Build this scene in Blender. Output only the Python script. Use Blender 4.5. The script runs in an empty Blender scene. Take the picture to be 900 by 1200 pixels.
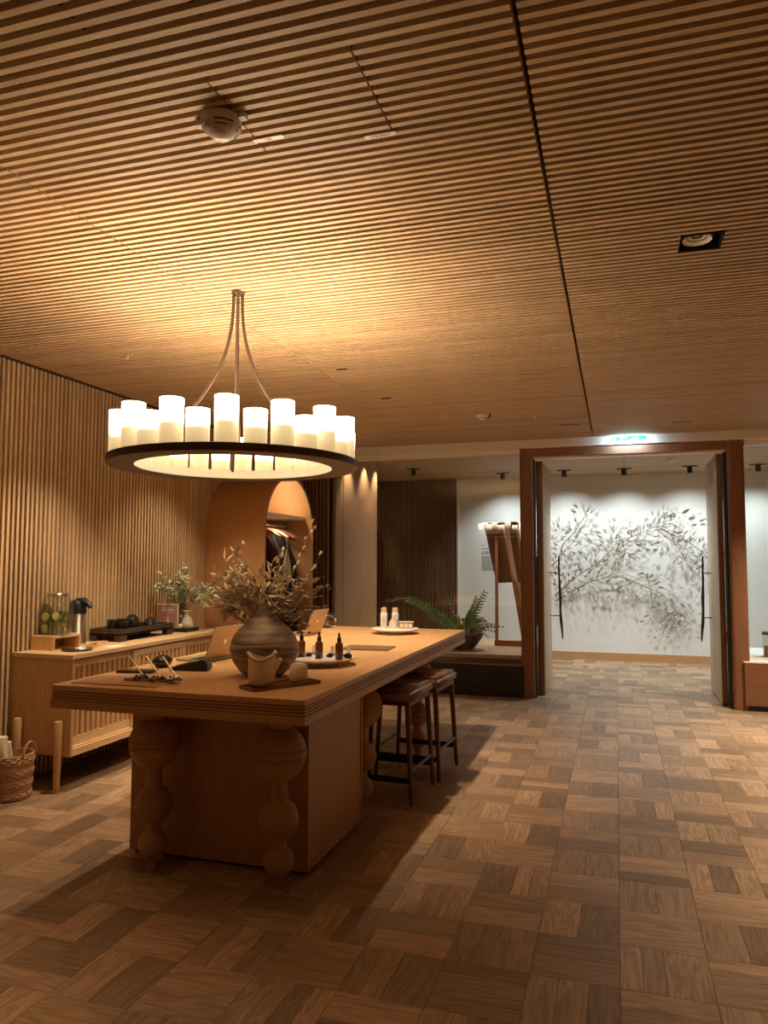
import bpy, bmesh, math, random
from math import sin, cos, pi, radians as R, atan2, sqrt
from mathutils import Vector, Matrix, Euler
random.seed(7)
scene = bpy.context.scene
col = scene.collection

# ------------------------------------------------------------------ camera, world, exposure
cam_d = bpy.data.cameras.new('camera')
cam = bpy.data.objects.new('camera', cam_d); col.objects.link(cam)
cam.location = (0, 0, 1.5)
_p, _r, _y, _F = .0678, .0026, .3031, 869.0
_f = Vector((-sin(_y)*cos(_p), cos(_y)*cos(_p), sin(_p)))
_r0 = Vector((cos(_y), sin(_y), 0)); _u0 = _r0.cross(_f)
_a = cos(_r)*_r0 + sin(_r)*_u0; _b = cos(_r)*_u0 - sin(_r)*_r0
cam.rotation_euler = Matrix(((_a.x, _b.x, -_f.x), (_a.y, _b.y, -_f.y), (_a.z, _b.z, -_f.z))).to_euler()
cam_d.sensor_fit = 'VERTICAL'; cam_d.sensor_height = 36.0; cam_d.sensor_width = 27.0
cam_d.lens = 36.0*_F/1200.0
cam_d.clip_start = .05
scene.camera = cam

w = bpy.data.worlds.new('world'); scene.world = w; w.use_nodes = True
w.node_tree.nodes['Background'].inputs[0].default_value = (1.0, .8, .6, 1)
w.node_tree.nodes['Background'].inputs[1].default_value = .02
scene.view_settings.view_transform = 'Standard'
scene.view_settings.look = 'None'
scene.view_settings.gamma = 1.0
scene.view_settings.use_curve_mapping = False
scene.view_settings.exposure = 1.3
scene.cycles.use_denoising = True
scene.cycles.max_bounces = 7
scene.cycles.diffuse_bounces = 4
scene.cycles.transparent_max_bounces = 16
scene.cycles.caustics_reflective = False
scene.cycles.caustics_refractive = False
scene.cycles.sample_clamp_indirect = 4.0

WARM = (1.0, .77, .54); NEUT = (1.0, .84, .65); COOL = (.86, .97, 1.0)
def spot(name, loc, target, power, color, angle=60, blend=.8, size=.03):
    l = bpy.data.lights.new(name, 'SPOT'); l.energy = power; l.color = color
    l.spot_size = R(angle); l.spot_blend = blend; l.shadow_soft_size = size
    o = bpy.data.objects.new(name, l); col.objects.link(o); o.location = loc
    o.rotation_euler = (Vector(target)-Vector(loc)).to_track_quat('-Z', 'Y').to_euler()
    return o
CANDLE_TOP = 34.0     # strength of each candle lamp
CANDLE_GLOW = 9.8     # top of the frosted shades
FILL = [  # fill spots added out of view, without fittings: x, y, power, colour
    (2.5, 3.6, 210, NEUT), (2.3, 5.9, 210, NEUT), (1.9, 7.5, 170, NEUT), (-3.0, .4, 90, WARM), (.9, -1.0, 110, WARM), (3.0, .2, 160, NEUT)]
TRACK = [(-1.65, 11.40), (-.72, 11.30), (.13, 11.34), (1.02, 11.30), (1.91, 11.36)]

# ------------------------------------------------------------------ materials
def new_mat(name):
    m = bpy.data.materials.new(name); m.use_nodes = True
    nt = m.node_tree; return m, nt, nt.nodes['Principled BSDF']
def plain(name, c, rough=.5, metal=0, bump=0, bscale=60, var=0, spec=.5, coat=0):
    m, nt, b = new_mat(name)
    b.inputs['Base Color'].default_value = (*c, 1); b.inputs['Roughness'].default_value = rough
    b.inputs['Metallic'].default_value = metal; b.inputs['Specular IOR Level'].default_value = spec
    b.inputs['Coat Weight'].default_value = coat
    tc = nt.nodes.new('ShaderNodeTexCoord')
    n = nt.nodes.new('ShaderNodeTexNoise'); n.inputs['Scale'].default_value = bscale; n.inputs['Detail'].default_value = 3
    nt.links.new(tc.outputs['Object'], n.inputs['Vector'])
    if bump:
        bp = nt.nodes.new('ShaderNodeBump'); bp.inputs['Strength'].default_value = bump; bp.inputs['Distance'].default_value = .002
        nt.links.new(n.outputs['Fac'], bp.inputs['Height']); nt.links.new(bp.outputs['Normal'], b.inputs['Normal'])
    if var:
        r = nt.nodes.new('ShaderNodeValToRGB')
        r.color_ramp.elements[0].position = .3; r.color_ramp.elements[1].position = .7
        r.color_ramp.elements[0].color = (*[x*(1-var) for x in c], 1); r.color_ramp.elements[1].color = (*[min(1, x*(1+var)) for x in c], 1)
        nt.links.new(n.outputs['Fac'], r.inputs['Fac']); nt.links.new(r.outputs['Color'], b.inputs['Base Color'])
    return m
def emis(name, c, s):
    m, nt, b = new_mat(name)
    b.inputs['Base Color'].default_value = (*c, 1); b.inputs['Emission Color'].default_value = (*c, 1); b.inputs['Emission Strength'].default_value = s
    return m
def wood(name, dark, light, axis='X', rough=.45, rand=.12, grain=1.0, fine=.5, bump=.15, spec=.4):
    """oak-like wood whose grain runs along the given object axis; each piece gets its own tone"""
    m, nt, b = new_mat(name); N = nt.nodes; L = nt.links
    tc = N.new('ShaderNodeTexCoord'); oi = N.new('ShaderNodeObjectInfo'); ge = N.new('ShaderNodeNewGeometry')
    ad = N.new('ShaderNodeMath'); ad.operation = 'ADD'
    L.new(oi.outputs['Random'], ad.inputs[0]); L.new(ge.outputs['Random Per Island'], ad.inputs[1])
    fr = N.new('ShaderNodeMath'); fr.operation = 'FRACT'; L.new(ad.outputs[0], fr.inputs[0])
    mu = N.new('ShaderNodeMath'); mu.operation = 'MULTIPLY'; mu.inputs[1].default_value = 37.0; L.new(fr.outputs[0], mu.inputs[0])
    va = N.new('ShaderNodeVectorMath'); va.operation = 'ADD'
    L.new(tc.outputs['Object'], va.inputs[0]); L.new(mu.outputs[0], va.inputs[1])
    mp = N.new('ShaderNodeMapping'); L.new(va.outputs[0], mp.inputs['Vector'])
    k = {'X': 0, 'Y': 1, 'Z': 2}[axis]
    s = [9.0*grain]*3; s[k] = .9*grain; mp.inputs['Scale'].default_value = s
    n1 = N.new('ShaderNodeTexNoise'); n1.inputs['Scale'].default_value = 1.6; n1.inputs['Detail'].default_value = 2.0; n1.inputs['Distortion'].default_value = .4
    L.new(mp.outputs[0], n1.inputs['Vector'])
    # contour lines of the noise = cathedral figure
    mm = N.new('ShaderNodeMath'); mm.operation = 'MULTIPLY'; mm.inputs[1].default_value = 9.0; L.new(n1.outputs['Fac'], mm.inputs[0])
    pp = N.new('ShaderNodeMath'); pp.operation = 'PINGPONG'; pp.inputs[1].default_value = .5; L.new(mm.outputs[0], pp.inputs[0])
    mp2 = N.new('ShaderNodeMapping'); L.new(va.outputs[0], mp2.inputs['Vector'])
    s2 = [160.0]*3; s2[k] = 5.0; mp2.inputs['Scale'].default_value = s2
    n2 = N.new('ShaderNodeTexNoise'); n2.inputs['Scale'].default_value = 1.0; n2.inputs['Detail'].default_value = 2.0
    L.new(mp2.outputs[0], n2.inputs['Vector'])
    mx = N.new('ShaderNodeMix'); mx.data_type = 'FLOAT'; mx.inputs[0].default_value = fine
    L.new(pp.outputs[0], mx.inputs[2]); L.new(n2.outputs['Fac'], mx.inputs[3])
    rp = N.new('ShaderNodeValToRGB'); e = rp.color_ramp.elements
    e[0].position = .12; e[1].position = .62; e[0].color = (*dark, 1); e[1].color = (*light, 1)
    L.new(mx.outputs[0], rp.inputs['Fac'])
    mr = N.new('ShaderNodeMapRange'); mr.inputs[3].default_value = 1-rand*1.3; mr.inputs[4].default_value = 1+rand
    L.new(fr.outputs[0], mr.inputs[0])
    hs = N.new('ShaderNodeHueSaturation'); L.new(rp.outputs['Color'], hs.inputs['Color']); L.new(mr.outputs[0], hs.inputs['Value'])
    L.new(hs.outputs['Color'], b.inputs['Base Color'])
    b.inputs['Roughness'].default_value = rough; b.inputs['Specular IOR Level'].default_value = spec
    if bump:
        bp = N.new('ShaderNodeBump'); bp.inputs['Strength'].default_value = bump; bp.inputs['Distance'].default_value = .001
        L.new(mx.outputs[0], bp.inputs['Height']); L.new(bp.outputs['Normal'], b.inputs['Normal'])
    return m
def glass(name, tint=(1, 1, 1), refl=.05, rough=0.0, alpha_mix=0.0, body=(1, 1, 1)):
    """thin clear glass: lets light through, mirrors more at grazing angles"""
    m = bpy.data.materials.new(name); m.use_nodes = True; nt = m.node_tree; N = nt.nodes; L = nt.links
    N.remove(N['Principled BSDF']); out = N['Material Output']
    tr = N.new('ShaderNodeBsdfTransparent'); tr.inputs[0].default_value = (*tint, 1)
    gl = N.new('ShaderNodeBsdfGlossy'); gl.inputs['Roughness'].default_value = rough
    lw = N.new('ShaderNodeLayerWeight'); lw.inputs['Blend'].default_value = .5
    pw = N.new('ShaderNodeMath'); pw.operation = 'POWER'; pw.inputs[1].default_value = 5; L.new(lw.outputs['Facing'], pw.inputs[0])
    ma = N.new('ShaderNodeMath'); ma.operation = 'MULTIPLY_ADD'; ma.inputs[1].default_value = 1-refl; ma.inputs[2].default_value = refl
    L.new(pw.outputs[0], ma.inputs[0])
    mx = N.new('ShaderNodeMixShader'); L.new(ma.outputs[0], mx.inputs[0])
    first = tr
    if alpha_mix:
        df = N.new('ShaderNodeBsdfDiffuse'); df.inputs[0].default_value = (*body, 1)
        m0 = N.new('ShaderNodeMixShader'); m0.inputs[0].default_value = alpha_mix
        L.new(tr.outputs[0], m0.inputs[1]); L.new(df.outputs[0], m0.inputs[2]); first = m0
    L.new(first.outputs[0], mx.inputs[1]); L.new(gl.outputs[0], mx.inputs[2]); L.new(mx.outputs[0], out.inputs['Surface'])
    return m

OAK_D, OAK_L = (.36, .20, .09), (.60, .39, .20)
M = {}
M['ceil_slat'] = wood('oak ceiling slat', (.44, .28, .145), (.64, .46, .275), 'X', .55, .10, 1, .75)
M['wall_slat'] = wood('oak wall slat', (.42, .265, .13), (.62, .44, .245), 'Z', .55, .12, 1, .75)
M['batten'] = plain('black batten', (.012, .010, .008), .8)
M['felt'] = plain('dark brown acoustic felt', (.075, .032, .013), .95)
M['felt_dark'] = plain('black acoustic felt', (.008, .005, .004), .95)
M['plank_x'] = wood('oak parquet across', (.225, .132, .068), (.49, .33, .20), 'X', .42, .30, 1.0, .45, .25)
M['plank_y'] = wood('oak parquet lengthwise', (.225, .132, .068), (.49, .33, .20), 'Y', .42, .30, 1.0, .45, .25)
M['joint'] = plain('floor joint', (.035, .02, .011), .9)
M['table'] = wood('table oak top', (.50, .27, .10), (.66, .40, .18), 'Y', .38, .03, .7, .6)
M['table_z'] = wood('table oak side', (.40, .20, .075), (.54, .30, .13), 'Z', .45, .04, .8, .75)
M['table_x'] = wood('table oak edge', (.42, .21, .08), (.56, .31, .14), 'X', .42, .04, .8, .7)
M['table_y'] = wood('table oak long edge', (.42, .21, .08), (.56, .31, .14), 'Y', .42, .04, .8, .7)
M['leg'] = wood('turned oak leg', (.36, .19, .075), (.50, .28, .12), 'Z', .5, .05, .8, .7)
M['console_z'] = wood('console oak upright', (.50, .28, .12), (.66, .42, .21), 'Z', .45, .06, .8, .7)
M['console_y'] = wood('console oak long grain', (.58, .38, .19), (.78, .56, .32), 'Y', .42, .04, .8, .6)
M['arch'] = wood('wardrobe oak veneer', (.42, .20, .08), (.58, .31, .135), 'Z', .5, .03, .9, .65)
M['arch_in'] = wood('wardrobe lining', (.42, .22, .09), (.56, .33, .15), 'Z', .5, .03, .6, .7)
M['red'] = wood('reddish timber upright', (.20, .082, .036), (.29, .130, .060), 'Z', .45, .03, .6, .7)
M['red_x'] = wood('reddish timber beam', (.20, .082, .036), (.29, .130, .060), 'X', .45, .03, .6, .7)
M['leaf_in'] = wood('door veneer', (.42, .30, .19), (.56, .42, .28), 'Z', .5, .03, .6, .7)
M['dslat'] = wood('dark corridor slat', (.22, .12, .065), (.34, .20, .12), 'Z', .8, .1, 1, .7)
M['panel'] = wood('veneered corridor panel', (.20, .115, .055), (.42, .27, .145), 'Z', .6, .02, 1.2, .8)
M['white'] = plain('white plaster', (.78, .77, .73), .85, bump=.1, bscale=80)
M['cream'] = plain('cream painted trim', (.84, .77, .66), .6)
M['rearwall'] = plain('warm plaster', (.38, .27, .17), .85, bump=.1)
M['black'] = plain('black matt', (.012, .011, .010), .45)
M['blackstone'] = plain('black steel plinth', (.018, .013, .010), .4, var=.4, bscale=6)
M['bronze'] = plain('dark bronze', (.075, .035, .02), .42, .35)
M['bronze_l'] = plain('satin bronze arm', (.17, .115, .08), .45, .5)
M['platform'] = wood('pale platform boards', (.50, .38, .24), (.64, .50, .34), 'X', .5, .04, .8, .6)
M['stool_wood'] = wood('dark stool wood', (.085, .032, .014), (.14, .058, .026), 'Z', .4, .05, 1, .6)
M['leather'] = plain('brown leather', (.17, .085, .048), .38, bump=.35, bscale=220, var=.12)
M['ceramic'] = plain('cream ceramic', (.72, .60, .46), .45, bump=.08, bscale=120)
M['blackcer'] = plain('black glazed ceramic', (.018, .016, .015), .08, coat=.5)
M['darkwood'] = wood('black stained wood', (.03, .02, .014), (.07, .045, .03), 'Y', .5, .05, 1, .6)
M['walnut'] = wood('walnut', (.13, .05, .022), (.24, .10, .05), 'X', .4, .05, 1, .6)
M['steel'] = plain('brushed steel', (.62, .58, .52), .28, 1.0)
M['silver'] = plain('polished metal', (.85, .82, .78), .12, 1.0)
M['lapmetal'] = plain('champagne aluminium', (.46, .37, .27), .38, .6)
M['marble'] = plain('white marble', (.82, .76, .68), .25, var=.08, bscale=9)
M['paper'] = plain('white paper', (.85, .82, .76), .8)
M['tan'] = plain('tan leather mat', (.42, .21, .09), .5)
M['amber'] = plain('amber glass', (.16, .045, .006), .06, coat=.6)
M['amber'].node_tree.nodes['Principled BSDF'].inputs['Transmission Weight'].default_value = .55
M['glass'] = glass('clear window glass', (.985, .995, .985), .045)
M['jar'] = glass('clear jar glass', (.93, .95, .92), .09)
M['water'] = glass('infused water', (.90, .92, .80), .03, alpha_mix=.05, body=(.5, .5, .3))
M['smoke'] = glass('smoked glass', (.62, .58, .50), .12, alpha_mix=.12, body=(.25, .22, .18))
M['wicker'] = plain('woven seagrass', (.46, .27, .13), .7, bump=.5, bscale=150, var=.35)
M['cloth'] = plain('cream cotton', (.82, .72, .52), .9, bump=.3, bscale=40)
M['coat'] = plain('black wool', (.012, .010, .012), .95)
M['burg'] = plain('burgundy cloth', (.10, .012, .010), .9)
M['bagw'] = plain('white cotton bag', (.72, .68, .62), .9)
M['bagc'] = plain('beige cotton bag', (.50, .36, .24), .9)
M['hanger'] = wood('hanger wood', (.40, .17, .08), (.55, .26, .13), 'X', .4)
M['green'] = plain('glossy green leaf', (.14, .38, .12), .35, var=.3, bscale=14)
M['green2'] = plain('grey green foliage', (.30, .38, .22), .6, var=.35, bscale=14)
M['lime'] = plain('yellow green leaf', (.42, .50, .10), .5)
M['olive'] = plain('pale olive leaf', (.52, .55, .40), .5, var=.35, bscale=9)
M['dry1'] = plain('dried olive brown leaf', (.40, .33, .17), .6, var=.35, bscale=9)
M['dry2'] = plain('dried pale leaf', (.74, .63, .44), .65, var=.2, bscale=9)
M['dry3'] = plain('grey brown seed pods', (.32, .25, .17), .7, var=.35, bscale=20)
M['twig'] = plain('pink brown twig', (.42, .25, .16), .7)
M['artleaf'] = plain('painted wall leaf', (.50, .46, .385), .5, 0)
M['artbranch'] = plain('bronze wall branch', (.26, .18, .10), .5, .1)
M['plastic'] = plain('cream plastic', (.62, .50, .38), .45)
M['lens'] = plain('clear diffuser', (.85, .78, .68), .25)
M['exit'] = emis('exit sign green', (.0, .62, .44), .9)
M['exitw'] = emis('exit sign white', (.55, .9, .8), .55)
M['soil'] = plain('dark soil', (.04, .028, .018), .95)
M['slotd'] = plain('dark slot', (.03, .018, .010), .7)
def shade_mat():
    m, nt, b = new_mat('frosted candle shade'); N = nt.nodes; L = nt.links
    tc = N.new('ShaderNodeTexCoord'); sp = N.new('ShaderNodeSeparateXYZ'); L.new(tc.outputs['Generated'], sp.inputs[0])
    r = N.new('ShaderNodeValToRGB'); e = r.color_ramp.elements
    e[0].position = 0; e[0].color = (.024, .017, .008, 1); e[1].position = 1; e[1].color = (1, .79, .55, 1)
    x = r.color_ramp.elements.new(.42); x.color = (.036, .026, .013, 1)
    x = r.color_ramp.elements.new(.66); x.color = (.30, .23, .14, 1)
    L.new(sp.outputs['Z'], r.inputs['Fac']); L.new(r.outputs['Color'], b.inputs['Emission Color'])
    b.inputs['Emission Strength'].default_value = CANDLE_GLOW
    b.inputs['Base Color'].default_value = (.42, .33, .22, 1); b.inputs['Roughness'].default_value = .5
    return m
M['shade'] = shade_mat(); M['flame'] = emis('candle lamp', (1, .79, .57), CANDLE_TOP)
def swirl_mat():
    m, nt, b = new_mat('swirled clay'); N = nt.nodes; L = nt.links
    tc = N.new('ShaderNodeTexCoord'); mp = N.new('ShaderNodeMapping'); mp.inputs['Scale'].default_value = (1.5, 1.5, 13); mp.inputs['Rotation'].default_value = (.30, .25, 0)
    n = N.new('ShaderNodeTexNoise'); n.inputs['Scale'].default_value = 2.2; n.inputs['Detail'].default_value = 3.5; n.inputs['Distortion'].default_value = .9
    r = N.new('ShaderNodeValToRGB'); e = r.color_ramp.elements
    e[0].position = .33; e[0].color = (.085, .052, .030, 1); e[1].position = .62; e[1].color = (.42, .32, .22, 1)
    L.new(tc.outputs['Object'], mp.inputs[0]); L.new(mp.outputs[0], n.inputs['Vector']); L.new(n.outputs['Fac'], r.inputs['Fac']); L.new(r.outputs[0], b.inputs['Base Color'])
    b.inputs['Roughness'].default_value = .42
    return m
M['swirl'] = swirl_mat()

# ------------------------------------------------------------------ mesh helpers
class MB:
    def __init__(s): s.v = []; s.f = []; s.m = []; s.mi = 0
    def add(s, vs, fs):
        o = len(s.v); s.v += [tuple(x) for x in vs]; s.f += [tuple(i+o for i in f) for f in fs]; s.m += [s.mi]*len(fs); return s
    def box(s, x0, x1, y0, y1, z0, z1):
        return s.add([(x0,y0,z0),(x1,y0,z0),(x1,y1,z0),(x0,y1,z0),(x0,y0,z1),(x1,y0,z1),(x1,y1,z1),(x0,y1,z1)],
                     [(0,3,2,1),(4,5,6,7),(0,1,5,4),(1,2,6,5),(2,3,7,6),(3,0,4,7)])
    def bbox(s, x0, x1, y0, y1, z0, z1, b=.004):
        """box with chamfered edges"""
        bm = bmesh.new(); bmesh.ops.create_cube(bm, size=1)
        for v in bm.verts: v.co = Vector(((x0+x1)/2+v.co.x*(x1-x0), (y0+y1)/2+v.co.y*(y1-y0), (z0+z1)/2+v.co.z*(z1-z0)))
        bmesh.ops.bevel(bm, geom=bm.edges[:], offset=b, segments=2, affect='EDGES', profile=.7)
        bm.verts.index_update()
        s.add([v.co[:] for v in bm.verts], [[v.index for v in f.verts] for f in bm.faces]); bm.free(); return s
    def prism(s, pts, z0, z1, axis='Z'):
        n = len(pts)
        def P(a, b, c): return {'Z': (a, b, c), 'Y': (a, c, b), 'X': (c, a, b)}[axis]
        return s.add([P(a, b, z0) for a, b in pts]+[P(a, b, z1) for a, b in pts],
                     [tuple(range(n))[::-1], tuple(range(n, 2*n))]+[(i, (i+1) % n, n+(i+1) % n, n+i) for i in range(n)])
    def lathe(s, prof, n=24, c=(0, 0, 0), cap=True, a0=0, a1=2*pi, xf=None):
        """prof: (r, z) from bottom to top"""
        vs = []; fs = []; k = len(prof)
        for i in range(n):
            a = 2*pi*i/n
            for r, z in prof:
                p = Vector((r*cos(a), r*sin(a), z))
                if xf: p = xf @ p
                vs.append((c[0]+p.x, c[1]+p.y, c[2]+p.z))
        for i in range(n):
            j = (i+1) % n
            for q in range(k-1): fs.append((i*k+q, j*k+q, j*k+q+1, i*k+q+1))
        if cap:
            if prof[0][0] > 1e-6: fs.append(tuple(i*k for i in range(n))[::-1])
            if prof[-1][0] > 1e-6: fs.append(tuple(i*k+k-1 for i in range(n)))
        return s.add(vs, fs)
    def tube(s, pts, r, n=8, cap=True):
        pts = [Vector(p) for p in pts]; rs = r if isinstance(r, (list, tuple)) else [r]*len(pts)
        vs = []; fs = []; up = None
        for i, p in enumerate(pts):
            t = (pts[min(i+1, len(pts)-1)]-pts[max(i-1, 0)])
            if t.length < 1e-9: t = Vector((0, 0, 1))
            t.normalize()
            if up is None: up = t.orthogonal().normalized()
            up = (up - t*up.dot(t))
            up = up.normalized() if up.length > 1e-6 else t.orthogonal().normalized()
            sd = t.cross(up)
            for j in range(n):
                a = 2*pi*j/n; vs.append(p+(up*cos(a)+sd*sin(a))*rs[i])
        for i in range(len(pts)-1):
            for j in range(n):
                k = (j+1) % n; fs.append((i*n+j, i*n+k, (i+1)*n+k, (i+1)*n+j))
        if cap: fs.append(tuple(range(n))[::-1]); fs.append(tuple((len(pts)-1)*n+j for j in range(n)))
        return s.add(vs, fs)
    def bar(s, p, q, w, h):
        """square bar from p to q"""
        p = Vector(p); q = Vector(q); t = (q-p).normalized()
        a = t.cross(Vector((0, 0, 1))); a = a.normalized() if a.length > 1e-4 else Vector((1, 0, 0)); b = a.cross(t)
        vs = [x+a*i*w/2+b*j*h/2 for x in (p, q) for i, j in ((-1,-1),(1,-1),(1,1),(-1,1))]
        return s.add(vs, [(0,3,2,1),(4,5,6,7),(0,1,5,4),(1,2,6,5),(2,3,7,6),(3,0,4,7)])
    def ball(s, c, r, n=12, sq=(1, 1, 1), xf=None):
        prof = [(max(1e-7, r*sin(pi*i/(n//2))), -r*cos(pi*i/(n//2))) for i in range(n//2+1)]
        S = Matrix.Diagonal(Vector(sq)); X = (xf @ S) if xf else S
        return s.lathe(prof, n, c, False, xf=X)
    def leaf(s, p, d, nrm, L, W, bend=.2, k=3):
        """a pointed leaf blade from p along d, slightly folded"""
        p = Vector(p); d = Vector(d).normalized(); nrm = Vector(nrm); nrm = nrm-d*nrm.dot(d)
        nrm = nrm.normalized() if nrm.length > 1e-5 else d.orthogonal().normalized(); sd = d.cross(nrm)
        ws = [.12, .8, 1.0, .65, .03]; vs = []; fs = []
        for i, wv in enumerate(ws):
            t = i/(len(ws)-1); c = p+d*L*t-nrm*bend*L*t*t
            vs += [c-sd*W/2*wv+nrm*W*.12*wv, c, c+sd*W/2*wv+nrm*W*.12*wv]
        for i in range(len(ws)-1):
            a = i*3; fs += [(a, a+1, a+4, a+3), (a+1, a+2, a+5, a+4)]
        return s.add(vs, fs)
    def mesh(s, name, mats, smooth=None):
        me = bpy.data.meshes.new(name); me.from_pydata(s.v, [], s.f)
        for x in (mats if isinstance(mats, (list, tuple)) else [mats]): me.materials.append(M[x] if isinstance(x, str) else x)
        if any(s.m): me.polygons.foreach_set('material_index', s.m)
        me.update()
        if smooth is not None:
            me.polygons.foreach_set('use_smooth', [True]*len(me.polygons))
            try: me.set_sharp_from_angle(angle=R(smooth))
            except Exception: pass
        return me
    def build(s, name, mat, parent=None, smooth=None, loc=None, **kw):
        return link(name, s.mesh(name, mat, smooth), parent, loc, **kw)
def link(name, me, parent=None, loc=None, rz=0, kind=None, label=None):
    o = bpy.data.objects.new(name, me); col.objects.link(o)
    if parent is not None: o.parent = parent
    if loc is not None: o.location = loc
    if rz: o.rotation_euler.z = rz
    if kind: o['kind'] = kind
    if label: o['label'] = label
    return o
def thing(name, label, cat, loc=(0, 0, 0), rz=0, group=None):
    o = bpy.data.objects.new(name, None); col.objects.link(o); o.empty_display_size = .1
    o.location = loc; o.rotation_euler.z = rz; o['label'] = label; o['category'] = cat
    if group: o['group'] = group
    return o
def tag(o, label, cat, group=None):
    o['label'] = label; o['category'] = cat
    if group: o['group'] = group
    return o
def copy_tree(o, parent=None):
    c = o.copy(); col.objects.link(c)
    if parent is not None: c.parent = parent
    for ch in list(o.children): copy_tree(ch, c)
    return c
def struct(name, mb, mat, label=None, smooth=None):
    o = mb.build(name, mat, None, smooth); o['kind'] = 'structure'
    if label: o['label'] = label
    return o
def rot(p, a): return (p[0]*cos(a)-p[1]*sin(a), p[0]*sin(a)+p[1]*cos(a))
U = random.uniform

# ------------------------------------------------------------------ constants of the place
CZ = 2.88            # underside of the ceiling slats
WX = -3.92           # face of the left wall slats
DY = 8.45            # door wall
BY = 12.10           # back wall of the corridor

# ------------------------------------------------------------------ floor
floor = struct('floor', MB().box(-4.1, 4.6, -2.8, 12.3, -.06, -.006), 'joint', 'oak parquet floor of square blocks laid in alternating directions')
S_ = .3165; X0 = -.0135; Y0 = 2.855
blocks = []
for i in range(-13, 9):
    for k in range(-8, 31):
        bx = X0+i*S_; by = Y0+k*S_
        if bx < WX-.3 or bx > 2.7 or by > BY: continue
        horiz = (i+k) % 2 != 0
        n = random.choice((2, 2, 2, 3, 3, 2)) ; ws = [S_/n]*n
        if n == 3 and random.random() < .4: ws = [S_*.25, S_*.25, S_*.5]; random.shuffle(ws)
        a = 0
        for wv in ws:
            if horiz: blocks.append((bx+S_/2, by+a+wv/2, wv, True))
            else: blocks.append((bx+a+wv/2, by+S_/2, wv, False))
            a += wv
def seen_key(b):
    x, y = b[0], b[1]
    dd = -sin(_y)*x+cos(_y)*y; sx = (cos(_y)*x+sin(_y)*y)/max(dd, .01)
    ok = dd > 2.0 and abs(sx) < .54
    # hidden under the table box or behind it
    if -2.6 < x < -1.35 and 3.3 < y < 6.6: ok = False
    if x < -3.3 and 4.1 < y < 6.5: ok = False
    return (dd if ok else 99) - b[2]*3
blocks.sort(key=seen_key)
pm = {}
def plank_mesh(wv, horiz):
    key = (round(wv, 4), horiz)
    if key not in pm:
        g = .0006; c = .0009; l = S_/2-g; h = wv/2-g; mb = MB()
        if not horiz: l, h = h, l
        mb.add([(-l, -h, -.012), (l, -h, -.012), (l, h, -.012), (-l, h, -.012), (-l, -h, -c), (l, -h, -c), (l, h, -c), (-l, h, -c),
                (-l+c, -h+c, 0), (l-c, -h+c, 0), (l-c, h-c, 0), (-l+c, h-c, 0)],
               [(8, 9, 10, 11)]+[(i, (i+1) % 4, 4+(i+1) % 4, 4+i) for i in range(4)]+[(4+i, 4+(i+1) % 4, 8+(i+1) % 4, 8+i) for i in range(4)])
        pm[key] = mb.mesh('plank', 'plank_x' if horiz else 'plank_y')
    return pm[key]
for b in blocks[:300]:
    link('plank', plank_mesh(b[2], b[3]), floor, (b[0], b[1], -U(0, .0006)))
rest = MB()
for b in blocks[300:]:
    rest.mi = 0 if b[3] else 1; me = plank_mesh(b[2], b[3])
    rest.add([(v.co.x+b[0], v.co.y+b[1], v.co.z) for v in me.vertices], [tuple(p.vertices) for p in me.polygons])
rest.build('plank', ['plank_x', 'plank_y'], floor, kind='stuff')

# ------------------------------------------------------------------ ceiling of slats
ceil = struct('ceiling', MB().box(-4.1, 4.6, -2.8, DY+.1, CZ+.085, CZ+.13), 'felt', 'slatted oak ceiling in long panels')
PITCH, SW, SH = .0440, .0205, .042
seg_x = [(WX+.02, -2.033), (-2.027, -.228), (-.213, 1.587), (1.593, 3.40), (3.406, 4.5)]
HATCH = (-1.10, -.66, 1.79, 2.18); DLX = (.285, .46, 3.29, 3.47)
slat_items = []
ny = int((DY-.06+2.7)/PITCH)
for r in range(ny):
    y = DY-.08-r*PITCH
    for a, b in seg_x:
        cuts = [(a, b)]
        if HATCH[2] < y < HATCH[3] and a < HATCH[0] < b: cuts = [(a, HATCH[0]-.003), (HATCH[0]+.003, HATCH[1]-.003), (HATCH[1]+.003, b)]
        if DLX[2] < y < DLX[3] and a < DLX[0] < b: cuts = [(a, DLX[0]), (DLX[1], b)]
        slat_items += [(c, d, y) for c, d in cuts]
def slat_seen(s):
    a, b, y = s
    if y < 1.25: return 99
    dd = y
    ok = False
    for t in (0, .25, .5, .75, 1):
        x = a+(b-a)*t; d2 = -sin(_y)*x+cos(_y)*y; sx = (cos(_y)*x+sin(_y)*y)/max(d2, .01)
        if d2 > .3 and abs(sx) < .55*1.25 and (CZ-1.5)/d2 < .86: ok = True
    return dd-(b-a)*.3 if ok else 98
slat_items.sort(key=slat_seen)
unit = MB().box(-.5, .5, -SW/2, SW/2, 0, SH).mesh('slat', 'ceil_slat')
for a, b, y in slat_items[:300]:
    o = link('slat', unit, ceil, ((a+b)/2, y, CZ+U(-.0006, .0006))); o.scale.x = b-a
mb = MB()
for a, b, y in slat_items[300:]: mb.box(a, b, y-SW/2, y+SW/2, CZ, CZ+SH)
mb.build('slat', 'ceil_slat', ceil, kind='stuff')
for x in (-3.5, -3.05, -2.6, -2.16, -1.9, -1.645, -1.31, -.99, -.66, -.35, -.06, .2, .62, 1.05, 1.45, 1.9, 2.4, 2.9, 3.3):
    if x == .2: pass
    MB().box(x-.0055, x+.0055, -2.6, DY-.1, CZ+.016, CZ+.030).build('batten', 'batten', ceil)

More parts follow.
